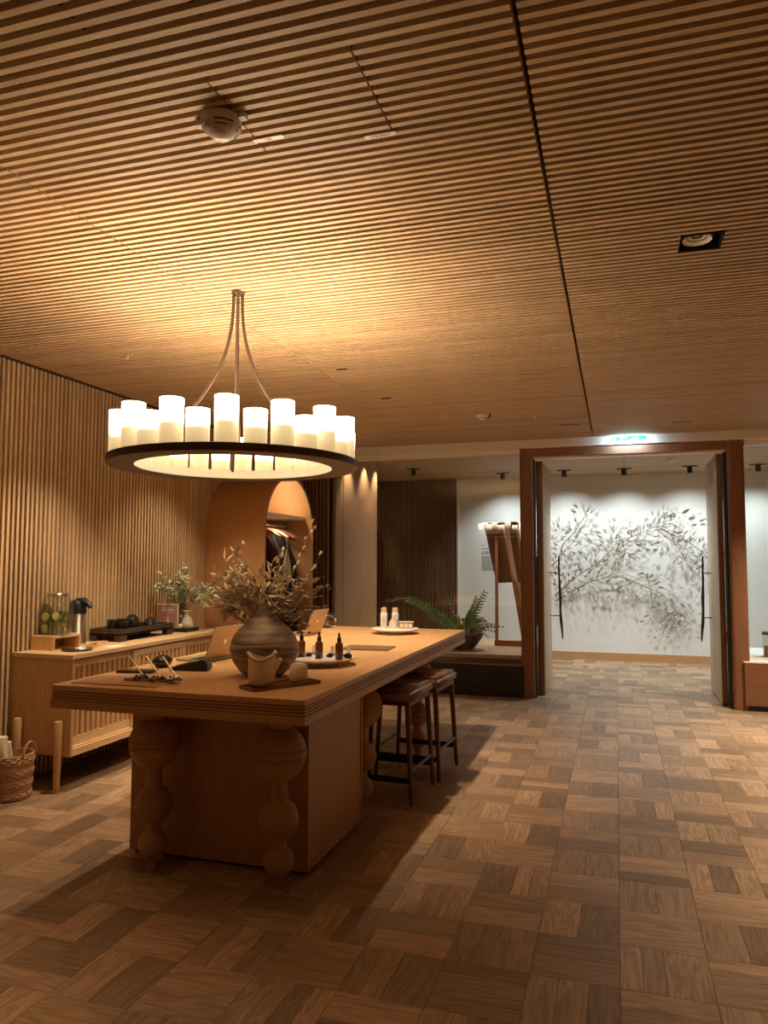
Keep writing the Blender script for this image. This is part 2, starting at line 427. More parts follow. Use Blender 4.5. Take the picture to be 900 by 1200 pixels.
# ------------------------------------------------------------------ left wall of vertical slats
wl = struct('wall_left', MB().box(WX-.12, WX-.05, -2.8, DY+.1, 0, CZ+.085), 'felt', 'left wall clad in vertical oak slats')
vs = MB().box(-.036, 0, -.0105, .0105, .0, CZ-.01).mesh('slat', 'wall_slat')
n = 0; y = 3.30
while y < 8.40:
    link('slat', vs, wl, (WX+U(-.0007, .0007), y, 0)); y += .0425; n += 1
mb = MB(); y = 3.30-.0425
while y > -2.6: mb.box(WX-.036, WX, y-.0105, y+.0105, 0, CZ-.01); y -= .0425
mb.build('slat', 'wall_slat', wl, kind='stuff')
for z in (.25, .56, .87, 1.18, 1.49, 1.80, 2.11, 2.42, 2.73):
    MB().box(WX-.030, WX-.016, -2.6, 8.4, z-.0045, z+.0045).build('batten', 'batten', wl)
struct('wall_right', MB().box(4.5, 4.6, -2.8, 12.3, 0, CZ+.1), 'rearwall', 'plain right wall of the lobby')
struct('wall_front', MB().box(-4.1, 4.6, -2.9, -2.8, 0, CZ+.1), 'rearwall', 'plain wall behind the viewer')

# ------------------------------------------------------------------ door wall: trim, columns, header, glass
ti = struct('trim_1', MB().box(WX, 4.5, DY-.05, DY+.12, 2.79, 2.95), 'cream', 'cream painted bulkhead above the glass front')
struct('trim_2', MB().box(WX, -1.02, DY+.02, DY+.10, 2.735, 2.79), 'cream', 'thin cream strip above the left glass pane')
struct('trim_3', MB().box(1.30, 4.5, DY+.02, DY+.10, 2.735, 2.79), 'cream', 'thin cream strip above the right glass pane')
def rounded(x0, x1, y0, y1, r, n=5):
    pts = []
    for cx, cy, a in ((x1-r, y0+r, -pi/2), (x1-r, y1-r, 0), (x0+r, y1-r, pi/2), (x0+r, y0+r, pi)):
        for i in range(n+1): t = a+pi/2*i/n; pts.append((cx+r*cos(t), cy+r*sin(t)))
    return pts
struct('trim_4', MB().prism(rounded(-1.03, -.885, DY-.02, DY+.22, .035), 0, 2.79), 'red', 'reddish timber column left of the open doorway', 40)
struct('trim_5', MB().prism(rounded(1.125, 1.29, DY-.02, DY+.22, .035), 0, 2.79), 'red', 'reddish timber column right of the open doorway', 40)
struct('trim_6', MB().box(-.885, 1.125, DY+.0, DY+.20, 2.695, 2.79), 'red_x', 'reddish timber beam over the doorway')
struct('trim_7', MB().box(-.88, 1.12, DY+.03, DY+.17, 2.675, 2.695), 'cream', 'pale door head strip')
struct('trim_8', MB().box(-.884, -.872, DY+.06, DY+.2, 0, 2.69).box(1.105, 1.124, DY+.04, DY+.2, 0, 2.69), 'black', 'black brush seals of the door frame')
def window(name, x0, x1, z0, lab):
    t = MB().box(x0, x1, DY+.055, DY+.065, z0, 2.735).build(name, 'glass'); t['kind'] = 'structure'; t['label'] = lab
    return t
window('window_1', -3.34, -1.03, .36, 'large clear pane left of the doorway')
window('window_2', 1.29, 4.5, .50, 'large clear pane right of the doorway')

def handle(parent, xo, sgn, yy, zt, zb, lean):
    """branch shaped bronze pull on two standoffs"""
    L = zt-zb
    pts = [(xo, yy, zt), (xo-.004, yy+.004, zt-.18*L), (xo+.004*lean, yy, zt-.34*L), (xo+.012*lean, yy-.004, zt-.50*L),
           (xo+.010*lean, yy, zt-.64*L), (xo+.016*lean, yy+.004, zt-.78*L), (xo+.028*lean, yy, zb+.1*L), (xo+.034*lean, yy, zb)]
    h = MB().tube(pts, [.010, .012, .013, .018, .014, .018, .013, .007], 8).build('door_handle', 'bronze', parent, 60, label='dark bronze branch shaped pull')
    for f in (.20, .72):
        z = zt-f*L
        MB().tube([(xo, yy, z), (xo+sgn, yy, z)], .006, 8).build('standoff', 'black', h, 60)
def door(name, x0, x1, y0, y1, lab, inner, zt, zb, yy, lean):
    d = MB().prism(rounded(x0, x1, y0, y1, .02), .012, 2.672).build(name, 'leaf_in', None, 40); d['kind'] = 'structure'; d['label'] = lab
    MB().prism(rounded(x0-.001, x1+.001, y0-.004, y0+.012, .006), .012, 2.672).build('edge_strip', 'red', d, 40, label='reddish timber edge strip')
    MB().tube([((x0+x1)/2, y0+.05, .0), ((x0+x1)/2, y0+.05, .013)], .03, 12).build('pivot', 'black', d)
    if inner > 0:
        handle(d, x1+.12, -.12, yy, zt, zb, 1); handle(d, x0-.07, .07, yy, zt, zb, -1)
    else:
        handle(d, x0-.085, .085, yy-.1, zt, zb, -1); handle(d, x1+.05, -.05, yy-.1, zt, zb, 1)
    return d
door('door_1', -.870, -.797, 8.68, 9.74, 'left door leaf standing open into the corridor', 1, 1.58, .567, 9.42, 1)
door('door_2', 1.042, 1.100, 8.63, 9.63, 'right door leaf standing open into the corridor', -1, 1.58, .60, 9.42, 1)

# exit sign on the bulkhead
ex = thing('exit_sign', 'thin glowing green exit sign on the cream bulkhead above the doorway', 'sign', (.155, DY-.062, 2.845))
MB().box(-.175, .175, 0, .012, -.0235, .0235).build('sign_panel', 'exit', ex)
fg = MB()
fg.box(-.165, -.135, -.002, 0, -.016, .016)
fg.box(-.125, -.02, -.002, 0, .017, .022); fg.box(-.02, .16, -.002, 0, -.023, -.018)
fg.prism([(-.09, -.012), (-.062, .0), (-.066, .010), (-.03, .006), (-.018, .016), (-.04, .018), (-.062, .018), (-.09, .004)], -.002, 0, 'Y')
fg.prism([(.03, -.006), (.075, -.006), (.075, -.014), (.10, 0), (.075, .014), (.075, .006), (.03, .006)], -.002, 0, 'Y')
fg.build('pictogram', 'exitw', ex)
l = bpy.data.lights.new('exit_glow', 'AREA'); l.energy = 1.7; l.color = (.50, .74, 1.0); l.size = .34; l.shape = 'RECTANGLE'; l.size_y = .03
o = bpy.data.objects.new('exit_glow', l); col.objects.link(o); o.location = (.155, DY-.17, 2.815); o.rotation_euler = (R(72), 0, 0)

# ------------------------------------------------------------------ end wall left of the glass, corridor panel, corridor
we = struct('wall_end', MB().box(WX-.1, -3.34, DY+.03, DY+.1, 0, 2.95), 'felt_dark', 'dark slatted end wall beside the glass front')
sm = MB().box(-.0105, .0105, -.045, 0, 0, 2.79).mesh('slat', 'dslat')
for i in range(12): link('slat', sm, we, (-3.885+i*.0475, DY+.03, 0))
wp = struct('wall_panel', MB().prism([(-3.33, DY+.07), (-3.29, DY+.07), (-3.11, 9.62), (-3.15, 9.64), (-3.9, 9.64), (-3.9, 9.60), (-3.17, 9.60)], 0, CZ), 'panel', 'tall veneered wood panel wall behind the glass')
for t in (.16, .36, .55, .76):
    MB().prism([(-3.289+.18*t, DY+.07+1.17*t), (-3.286+.18*t, DY+.07+1.17*t), (-3.2855+.18*t, DY+.072+1.17*t), (-3.2885+.18*t, DY+.074+1.17*t)], .3, CZ).build('panel_seam', 'slotd', wp)
ws = struct('wall_slatted', MB().box(-3.9, -2.49, 12.02, 12.08, 0, CZ), 'felt_dark', 'dark slatted wall deep in the corridor')
sm = MB().box(-.009, .009, -.04, 0, .0, CZ-.002).mesh('slat', 'dslat')
for i in range(35): link('slat', sm, ws, (-3.88+i*.0405, 12.02, 0))
wb = struct('wall_back', MB().box(-4.1, 4.6, BY, BY+.1, 0, 2.98), 'white', 'white back wall of the corridor')
struct('wall_side', MB().box(-2.487, -2.472, 11.97, BY, 0, CZ), 'white', 'white return beside the dark slats')
struct('wall_corridor_left', MB().box(-4.1, -4.0, DY+.1, BY, 0, 2.98), 'rearwall', 'left end of the corridor')
struct('baseboard_back', MB().box(-2.47, 4.5, BY-.018, BY, 0, .115), 'table_x', 'oak baseboard along the white back wall')
cc = struct('ceiling_corridor', MB().box(-4.0, 4.5, DY+.12, BY, CZ+.05, CZ+.10), 'felt', 'slatted oak ceiling of the corridor')
mb = MB(); y = DY+.16
while y < BY-.02: mb.box(-4.0, 4.5, y-SW/2, y+SW/2, CZ, CZ+.045); y += .030
mb.build('slat', 'ceil_slat', cc, kind='stuff')

# black plinth and raised display platform
struct('plinth', MB().bbox(-3.33, -1.0, DY-.03, DY+.12, 0, .352, .004), 'blackstone', 'low black steel plinth below the left pane')
pf = struct('platform', MB().box(-3.1, -1.0, DY+.13, 10.25, .0, .405), 'red_x', 'raised display platform behind the left pane')
for i in range(6):
    MB().box(-3.1+i*.35, -3.1+(i+1)*.35-.0015, DY+.12, 10.27, .405, .45).build('board', 'platform', pf)
# right cabinet
cb = thing('cabinet', 'low reddish wooden cabinet right of the doorway, cut by the frame edge', 'cabinet', (1.23, DY-.05, 0))
MB().bbox(0, 1.3, .0, .45, .055, .485, .003).build('body', 'red_x', cb)
MB().box(.03, 1.3, .03, .43, 0, .055).build('toe_kick', 'black', cb)
MB().bbox(-.006, 1.3, -.004, .46, .485, .50, .003).build('top', 'cream', cb)
tag(MB().box(1.30, 3.0, DY+.42, 10.2, 0, .46).build('ledge', 'white'), 'pale ledge behind the right glass pane', 'ledge')

# ------------------------------------------------------------------ corridor lamps
tl0 = None
TL_LAB = ['black ceiling spotlight over the easel', 'black ceiling spotlight at the left end of the doorway', 'black ceiling spotlight in the middle of the doorway',
          'black ceiling spotlight at the right end of the doorway', 'black ceiling spotlight right of the right column']
for i, (x, y) in enumerate(TRACK):
    if tl0 is None:
        t = thing('spotlight', '', 'spotlight', (0, 0, 0), 0, 'corridor ceiling spotlights')
        MB().box(-.10, .10, -.04, .04, -.012, 0).build('mounting_plate', 'black', t)
        MB().lathe([(.030, -.10), (.036, -.10), (.036, -.012), (.0, -.012)], 16).build('lamp_body', 'black', t, 40)
        MB().lathe([(1e-6, -.090), (.028, -.090)], 16, cap=False).build('lens', emis('spot lens', COOL, 3), t)
        tl0 = t
    else: t = copy_tree(tl0)
    t.location = (x, y, CZ); t['label'] = TL_LAB[i]
    spot('spot_beam', (x, y, CZ-.115), (x+.03, BY-.02, 1.35), 27 if i else 24, COOL, 108, 1, .02)
t = copy_tree(tl0); t.location = (-2.83, 10.5, CZ); t['label'] = 'black square spotlight before the dark slatted corridor wall'
t = copy_tree(tl0); t.location = (-2.96, 8.95, CZ); t['label'] = 'black spotlight at the corner of the veneered panel'
for (px, py), w_ in zip(((-3.16, 8.80), (-3.09, 9.24), (-3.03, 9.56)), ('nearest the glass', 'in the middle of three', 'deepest in the corridor')):
    d = tag(MB().lathe([(.0001, CZ-.006), (.028, CZ-.006), (.034, CZ-.004), (.034, CZ)], 16, (px, py, 0)).build('recessed_light', 'lens'),
            'tiny recessed lamp grazing the veneered wood panel, '+w_, 'ceiling light', 'recessed lamps over the wood panel')
    spot('panel_beam', (px, py, CZ-.02), (px-.13, py+.02, 1.2), 26, WARM, 60, 1, .02)
# corridor general light: fill spots added under the ceiling, no fittings
for x, y, p in ((.2, 10.0, 85), (2.6, 10.2, 85), (-1.8, 9.9, 48)):
    spot('corridor_fill', (x, y, CZ-.03), (x, y, 0), p, COOL if x > -1 else NEUT, 130, 1, .05)
cable = MB().tube([(.13, 11.34, CZ-.006), (.12, 10.0, CZ-.006), (.115, 8.75, CZ-.006)], .004, 6).build('cable', 'black')
tag(cable, 'thin black cable along the corridor ceiling to the middle spotlight', 'cable')

# wall lettering behind the easel (flat print, too small to read in the photo)
tx = MB(); random.seed(3); z = 1.80
rows = [(.02,), (), (.10, .03, .03), (), (.3,), (.3,), (), (.3,), (.3,), (.3,), (.3,), (.3,), (.3,), (.3,), (.3,), (.3,)]
for rI, rw in enumerate(rows):
    z -= .027; x = -2.10; end = x+(sum(rw) if len(rw) != 1 or rw[0] < .1 else .34)
    if not rw: continue
    while x < end:
        wv = U(.012, .045)
        tx.box(x, min(x+wv, end+.01), BY-.0022, BY-.0008, z, z+.015); x += wv+.014
tx.build('lettering', 'black', wb, kind='stuff', label='small block of black lettering behind the easel')
random.seed(11)

# ------------------------------------------------------------------ wall art: branches with leaves
art = thing('wall_sculpture', 'branching metal leaf relief on the white wall seen through the doorway', 'wall art', (0, BY, 0))
def W(px, py):  # photograph measurements turned once into wall coordinates (metres)
    x = (px-722.34)/869.0; a = -_y+math.atan((px-450)/869.0)
    d = BY/ cos(a) ; X = BY*math.tan(a); dist = d*cos(math.atan((px-450)/869.0))
    Z = 1.5+dist*math.tan(_p+math.atan((600-py)/869.0))
    return Vector((X, 0, Z))
paths = [
 [(650,704),(670,692),(691,681),(711,675.5),(731,675.5),(755,687),(773,694),(786,707),(792,722)],
 [(650,697),(668,681),(684,669),(700,660),(718,643),(740,629),(764,618),(790,612)],
 [(770,616),(786,625),(804,633),(820,645),(834,656),(846,664)],
 [(640,668),(655,655),(660,638),(673,624),(687,604),(682,588)],
 [(700,660),(712,662),(726,650),(742,644)],
 [(740,629),(722,634),(700,632),(686,640),(672,650)],
 [(764,618),(776,606),(796,600),(806,606),(818,620)],
 [(691,681),(704,690),(722,692),(740,690)],
 [(755,687),(768,684),(782,692),(796,706),(800,722)],
 [(804,633),(798,648),(806,664),(820,676),(832,684)],
 [(786,625),(792,640),(802,655),(812,662)],
 [(640,640),(650,626),(660,612)],
 [(718,643),(716,628),(728,612),(736,604)],
 [(650,690),(662,676),(668,664),(672,650)],
 [(673,624),(690,622),(700,618)],
 [(773,694),(776,706),(782,722),(790,732)],
 [(711,675),(730,668),(748,660),(768,672)],
 [(740,629),(752,622),(760,640)],
 [(820,645),(832,640),(846,642)],
]
leaves = []
for pi_, pth in enumerate(paths):
    P = [W(*q) for q in pth]; main = pi_ < 4
    for i, p in enumerate(P): p.y = -.03-.07*sin(pi*i/(len(P)-1))-(0.02 if not main else 0)
    rad = [(.011 if main else .005)*(1-.7*i/(len(P)-1)) for i in range(len(P))]
    MB().tube(P, rad, 6).build('branch', 'artbranch', art, 60)
    for i in range(len(P)-1):
        a, b = P[i], P[i+1]; nseg = max(2, int((b-a).length/(.042 if not main else .055)))
        for s in range(nseg):
            if main and i == 0 and s < 2: continue
            q = a.lerp(b, (s+U(0, .9))/nseg); t = (b-a).normalized()
            for side in (-1, 1):
                if random.random() < .28: continue
                low = q.z < 1.25 and q.x > -.8
                up = Vector((-t.z, 0, t.x))*side
                d = (t*.5+up*U(.5, 1.1)+Vector((0, -.35, .25 if q.z > 1.3 else -.5)))
                off = up*U(.01, .15)+Vector((0, -U(0, .06), 0))
                leaves.append((q+off, d, U(.068, .105)*(1.1 if low else 1), U(.028, .040)))
for k in range(95):  # dense cluster at the drooping tip
    px = random.gauss(783, 17); py = random.gauss(716, 17)
    if py > 745 or py < 680: continue
    q = W(px, py); q.y = -U(.04, .15); leaves.append((q, (U(-1, 1), -.3, U(-1.2, .3)), U(.06, .09), U(.024, .035)))
for k in range(36):
    q = W(U(655, 765), U(684, 705)); q.y = -U(.03, .1); leaves.append((q, (U(-1, 1), -.3, U(-1.2, .1)), U(.06, .1), U(.025, .04)))
leaves.sort(key=lambda q: -q[2])
lm = MB().leaf((0, 0, 0), (0, 0, 1), (0, -1, 0), 1, .42, .18).mesh('leaf', 'artleaf', 80)
rest = MB()
for i, (q, d, L, wv) in enumerate(leaves):
    d = Vector(d).normalized()
    if q.y < -.02 and q.y+d.y*L > -.012: d.y = -.1
    if i < 260:
        o = link('leaf', lm, art, q); qt = d.to_track_quat('Z', 'Y'); o.rotation_mode = 'QUATERNION'
        nd = (qt @ Vector((0, -1, 0))); o.rotation_quaternion = qt; o.scale = (L*wv/.042, L, L)
        # turn the blade so that it faces the room
        best = max((math.radians(k*30) for k in range(12)), key=lambda a: -((Matrix.Rotation(a, 3, d) @ nd).y)+U(0, .5))
        o.rotation_quaternion = Matrix.Rotation(best, 3, d).to_quaternion() @ qt
    else: rest.leaf(q, d, (U(-.5, .5), -1, U(-.3, .3)), L, wv, .18)
rest.build('leaf', 'artleaf', art, 80, kind='stuff')

# ------------------------------------------------------------------ easel on the platform
ea = thing('easel', 'tall wooden easel holding a tilted dark board behind the glass', 'easel', (-1.30, 9.50, .45))
MB().box(-.19, .20, -.03, .03, 0, .07).build('foot_bar', 'hanger', ea)
MB().bar((-.165, .0, .07), (-.22, .40, 1.57), .04, .03).build('mast', 'hanger', ea)
MB().bar((.20, .0, .0), (-.09, .30, 1.555), .07, .03).build('leg', 'hanger', ea)
MB().bar((.195, .52, .0), (-.05, .45, 1.50), .04, .03).build('leg', 'hanger', ea)
bd = MB()
q = [(-.36, .36, 1.555), (.06, .36, 1.575), (.135, .26, .815), (-.185, .26, .80)]
bd.add([Vector(p) for p in q]+[Vector(p)+Vector((0, .03, .003)) for p in q], [(0, 3, 2, 1), (4, 5, 6, 7)]+[(i, (i+1) % 4, 4+(i+1) % 4, 4+i) for i in range(4)])
bd.build('board', 'red', ea)
for a, b in ((0, 1), (1, 2), (2, 3), (3, 0)): MB().bar(Vector(q[a])-Vector((0, .008, 0)), Vector(q[b])-Vector((0, .008, 0)), .03, .03).build('board_frame', 'red', ea)

# ------------------------------------------------------------------ bowl plant on the platform
pl = thing('potted_plant', 'dark low bowl with green fronds and fern standing on the raised platform', 'plant', (-1.80, 8.99, .45))
MB().lathe([(.10, 0), (.16, .04), (.225, .13), (.25, .185), (.235, .185), (.20, .14), (.0001, .13)], 28).build('bowl', 'darkwood', pl, 50)
MB().lathe([(.0001, .165), (.228, .165)], 24, cap=False).build('soil', 'soil', pl)
random.seed(21)
def frond(base, tip, sag, nl, L, Wd, mat, name='frond'):
    mb = MB(); b = Vector(base); t = Vector(tip); pts = []
    for i in range(9):
        u = i/8; p = b.lerp(t, u); p.z += sag*sin(pi*u); pts.append(p)
    mb.tube(pts, [.006*(1-.6*i/8) for i in range(9)], 5)
    ax = (t-b).normalized(); sd = ax.cross(Vector((.2, -.9, .4))).normalized()
    for k in range(nl):
        u = .16+.84*k/(nl-1); j = min(7, int(u*8)); p = pts[j].lerp(pts[j+1], u*8-j)
        for s_ in (-1, 1): mb.leaf(p, ax*.7+sd*s_*.9, (0, -.8, .6), L*(1.1-.45*u), Wd*(1.1-.4*u), .15)
    mb.build(name, mat, pl, 60)
frond((-.02, 0, .17), (-.66, -.05, .585), .05, 14, .100, .045, 'green')
frond((.0, .03, .17), (.18, .0, .60), -.02, 13, .09, .038, 'green')
frond((.03, 0, .17), (.27, .02, .68), .0, 13, .075, .030, 'green')
frond((-.04, .05, .17), (-.20, .1, .62), .0, 9, .04, .02, 'green2')
frond((-.03, .05, .17), (-.40, .0, .36), .06, 12, .06, .02, 'green2')
frond((0, .05, .17), (.08, .1, .42), .0, 9, .09, .03, 'green')
frond((.02, 0, .17), (-.12, -.1, .36), .0, 9, .08, .03, 'green')
for k in range(12):
    a = U(-.6, 1.6); r = U(.25, .42); frond((.05, -.02, .17), (r*cos(a)+.03, -.08-r*.3*sin(a), U(.15, .40)), .06, 10, .035, .018, 'green2', 'fern')
MB().leaf((-.03, -.1, .17), (.05, -.2, 1), (0, -1, 0), .26, .06, .05).leaf((-.05, -.1, .17), (-.3, -.2, 1), (0, -1, 0), .2, .03, .1).build('bright_leaf', 'lime', pl, 60, label='yellow green upright leaf')
for k in range(2):
    frond((.1, -.05, .17), (.44+.06*k, -.12, .22+.07*k), .05, 8, .03, .02, 'dry1', 'dry_twig')

# jar behind right pane
jr = thing('storage_jar', 'clear glass jar with dark wooden lid and base at the right frame edge', 'jar', (1.60, 8.98, .46))
MB().lathe([(.115, 0), (.125, .01), (.125, .03), (.11, .035)], 24).build('base', 'walnut', jr, 40)
MB().lathe([(.10, .035), (.10, .27)], 24, cap=False).build('glass_body', 'jar', jr, 40)
MB().lathe([(.105, .27), (.105, .30), (.0001, .305)], 24).build('lid', 'walnut', jr, 40)
MB().lathe([(.09, .037), (.09, .15), (.0001, .155)], 20).build('contents', 'hanger', jr, 40)

# ------------------------------------------------------------------ wardrobe arch
XF = -3.267; AY0, AY1 = 6.551, 7.771; AR = (AY1-AY0)/2; AC = (AY0+AY1)/2; ZT = 2.413-AR; ZB = .395+AR
wd = thing('wardrobe', 'arched oak open wardrobe standing out from the slatted wall', 'wardrobe', (0, 0, 0))
def stadium(r, n=20):
    pts = [(AC+r*cos(pi*i/n), ZT+r*sin(pi*i/n)) for i in range(n+1)]
    pts += [(AC-r*cos(pi*i/n), ZB-r*sin(pi*i/n)) for i in range(n+1)]
    return pts
so, si = stadium(AR), stadium(AR-.028); nn = len(so)
mb = MB(); vsx = []
for x in (WX, XF):
    vsx += [(x, a, b) for a, b in so]+[(x, a, b) for a, b in si]
fs = []
for i in range(nn):
    j = (i+1) % nn
    fs.append((i, j, 2*nn+j, 2*nn+i)); fs.append((2*nn+i, 2*nn+j, 3*nn+j, 3*nn+i))
mb.add(vsx, fs); mb.build('shell', 'arch', wd, 30)
mb = MB(); mb.add([(x, a, b) for x in (WX+.002, XF-.002) for a, b in si], [(i, nn+i, nn+(i+1) % nn, (i+1) % nn) for i in range(nn)])
mb.build('lining', 'arch_in', wd, 30)
MB().prism(stadium(AR-.03), WX+.002, WX+.02, 'X').build('back_panel', 'arch_in', wd)
MB().box(WX+.02, XF-.08, AC-.535, AC+.535, 1.97, 2.005).build('shelf', 'paper', wd, label='pale shelf across the arch')
MB().tube([(-3.56, AY0+.04, 1.895), (-3.56, AY1-.05, 1.895)], .011, 10).build('rail', 'steel', wd, 60)
MB().lathe([(.0001, 0), (.018, 0), (.02, .01)], 14, (-3.45, AC+.05, 2.365)).build('lamp', emis('arch lamp', WARM, 6), wd)
MB().box(WX+.02, XF-.02, AY0+.02, AY1-.02, .0, ZB-AR+.06).build('base', 'arch', wd)
spot('arch_lamp', (-3.45, AC+.05, 2.36), (-3.55, AC+.1, 1), 22, WARM, 150, 1, .02)
spot('shelf_lamp', (-3.42, AC+.05, 1.955), (-3.62, AC+.15, 1.2), 5, WARM, 150, 1, .04)

def hanger_mesh():
    h = thing('coat_hanger', '', 'hanger', (0, 0, 0), 0, 'wooden hangers on the wardrobe rail')
    mb = MB(); pts = [(-.20, 0, -.13), (-.11, 0, -.075), (-.03, 0, -.045), (0, 0, -.04), (.03, 0, -.045), (.11, 0, -.075), (.20, 0, -.13)]
    mb.tube(pts, [.011, .012, .012, .012, .012, .012, .011], 8); mb.build('arms', 'hanger', h, 60)
    hk = [(0, 0, -.04), (0, 0, -.004)]+[(.016-.016*cos(a*pi/6), 0, .006+.016*sin(a*pi/6)) for a in range(0, 8)]
    MB().tube([(x-.0, y, z) for x, y, z in hk], .0028, 6).build('hook', 'steel', h, 60)
    return h
h0 = hanger_mesh()
hy = [6.90, 6.99, 7.08, 7.17, 7.27, 7.36, 7.45, 7.54]
for i, yv in enumerate(hy):
    h = h0 if i == 0 else copy_tree(h0)
    h.location = (-3.575, yv, 1.897); h.rotation_euler.z = U(-.2, .2)
    h['label'] = ('wooden hanger nearest the viewer on the wardrobe rail', 'second wooden hanger from the near end of the wardrobe rail', 'third wooden hanger from the near end of the wardrobe rail', 'fourth wooden hanger from the near end of the wardrobe rail', 'fourth wooden hanger from the far end of the wardrobe rail', 'third wooden hanger from the far end of the wardrobe rail', 'second wooden hanger from the far end of the wardrobe rail', 'wooden hanger at the far end of the wardrobe rail')[i]
def garment(name, yv, w, top, bot, mat, lab, cat, flare=.04, grp=None, t=.035):
    mb = MB(); n = 14; rings = 7; vs = []
    for r in range(rings+1):
        u = r/rings; z = top+(bot-top)*u; hw = w*(.35+.65*min(1, u*4))+flare*u
        for k in range(n):
            a = 2*pi*k/n; f = 1+.14*sin(3*a+u*2+yv*9)*u
            vs.append((hw*cos(a), t*sin(a)*f*(1+.3*u), z))
    fs = [(r*n+k, r*n+(k+1) % n, (r+1)*n+(k+1) % n, (r+1)*n+k) for r in range(rings) for k in range(n)]+[tuple(range(n)), tuple(rings*n+k for k in range(n))[::-1]]
    mb.add(vs, fs); o = mb.build(name, mat, None, 70, (-3.575, yv, 1.897)); tag(o, lab, cat, grp); return o
garment('coat', 6.99, .17, -.10, -1.05, 'coat', 'black coat nearest the front of the wardrobe rail', 'coat')
garment('coat', 7.11, .17, -.10, -.75, 'burg', 'burgundy jacket hanging among black coats in the wardrobe', 'jacket')
garment('coat', 7.38, .20, -.10, -1.15, 'coat', 'long black coat second from the far end of the wardrobe rail', 'coat')
garment('coat', 7.50, .21, -.10, -1.15, 'coat', 'black coat hanging last on the wardrobe rail by the far side', 'coat')
garment('coat', 7.27, .17, -.10, -1.1, 'coat', 'black coat hanging behind the white bag', 'coat')
# bags hung on the front of the rail items
bg = thing('cloth_bag', 'white drawstring cotton bag hanging in the wardrobe opening', 'bag', (-3.335, 7.22, 1.52))
MB().lathe([(.02, .12), (.035, .06), (.075, -.02), (.10, -.13), (.09, -.2), (.0001, -.21)][::-1], 16, xf=Matrix.Diagonal(Vector((.30, 1, 1)))).build('pouch', 'bagw', bg, 60)
MB().tube([(0, 0, .12), (-.01, .01, .22), (-.03, .02, .27)], .003, 6).build('cord', 'bagc', bg)
bg = thing('cloth_bag', 'beige cotton bag hanging lower in the wardrobe opening', 'bag', (-3.32, 7.02, 1.22))
MB().lathe([(.0001, -.22), (.09, -.2), (.11, -.1), (.09, .05), (.05, .12), (.03, .16)], 16, xf=Matrix.Diagonal(Vector((.25, 1, 1)))).build('pouch', 'bagc', bg, 60)
MB().tube([(0, 0, .15), (-.01, .0, .35), (-.02, .0, .56)], .003, 6).build('cord', 'bagc', bg)

# ------------------------------------------------------------------ console cabinet
CY0, CY1, CX0, CX1, CT = 4.10, 6.13, WX+.005, -3.425, .885
co = thing('console_cabinet', 'light oak sideboard with slatted sliding doors against the slatted wall', 'sideboard', (0, 0, 0))
MB().bbox(CX0, CX1+.006, CY0-.006, CY1+.006, CT-.03, CT, .003).build('top', 'console_y', co)
bz0, bz1 = .225, CT-.03
MB().box(CX0, CX1, CY0, CY0+.022, bz0, bz1).build('end_panel', 'console_z', co)
MB().box(CX0, CX1, CY1-.022, CY1, bz0, bz1).build('end_panel', 'console_z', co)
MB().box(CX0, CX1-.09, CY0+.022, CY1-.022, bz0, bz1).build('carcass', 'console_z', co)
MB().box(CX0, CX1, CY0+.022, CY1-.022, bz0, bz0+.045).build('bottom_rail', 'console_y', co)
MB().box(CX1-.05, CX1-.012, CY0+.022, CY1-.022, bz0+.045, bz0+.058).build('door_track', 'console_y', co)
def sl_door(y0, y1, xo):
    z0, z1 = bz0+.06, bz1-.012; x1 = CX1-xo
    d = MB().box(x1-.024, x1-.019, y0, y1, z0, z1).build('door', 'console_z', co)
    MB().box(x1-.018, x1, y0, y1, z0, z0+.055).build('rail', 'console_y', d)
    MB().box(x1-.018, x1, y0, y1, z1-.045, z1).build('rail', 'console_y', d)
    MB().box(x1-.0175, x1-.0005, y0, y0+.04, z0+.055, z1-.045).box(x1-.0175, x1-.0005, y1-.04, y1, z0+.055, z1-.045).build('stile', 'console_z', d)
    n = 11; w_ = (y1-y0-.08)/n
    m_ = MB().box(-.016, 0, -w_*.27, w_*.27, 0, z1-z0-.10).mesh('slat', 'console_z')
    for i in range(n): link('slat', m_, d, (x1-.001, y0+.04+w_*(i+.5), z0+.055))
sl_door(CY0+.03, CY0+.70, .030); sl_door(CY0+.66, CY0+1.35, .004); sl_door(CY0+1.32, CY1-.03, .030)
lp = [(.015, 0), (.019, .004), (.028, .30), (.029, .44), (.024, .457), (.0001, .462)]
for x, y in ((-3.50, CY0-.030), (-3.83, CY0-.030), (-3.50, CY1+.030), (-3.83, CY1+.030)):
    MB().lathe(lp, 18, (x, y, 0)).build('leg', 'console_z', co, 50)

# things on the console
rs = thing('wooden_riser', 'open pale wooden riser under the water dispenser', 'riser', (-3.81, 4.385, CT))
MB().bbox(-.095, .095, -.14, -.122, 0, .098, .002).build('side', 'console_z', rs)
MB().bbox(-.095, .095, .122, .14, 0, .098, .002).build('side', 'console_z', rs)
MB().bbox(-.095, .095, -.122, .122, .080, .098, .002).build('top', 'console_y', rs)
MB().bbox(-.095, -.075, -.122, .122, 0, .080, .002).build('back', 'console_z', rs)
dz = CT+.098
dp = thing('water_dispenser', 'glass jar dispenser with lemon slices and mint beside the steel flask', 'dispenser', (-3.81, 4.385, dz))
MB().lathe([(.0001, .004), (.085, .0), (.098, .012), (.110, .04), (.110, .20), (.100, .238), (.072, .262), (.068, .275)], 32, cap=False).build('glass_body', 'jar', dp, 60)
MB().lathe([(.0001, .010), (.08, .010), (.100, .03), (.104, .05), (.104, .165), (.0001, .165)], 28, cap=False).build('water', 'water', dp, 60)
MB().lathe([(.066, .268), (.070, .270), (.070, .292), (.066, .296), (.0001, .297)], 28).build('lid', 'steel', dp, 50)
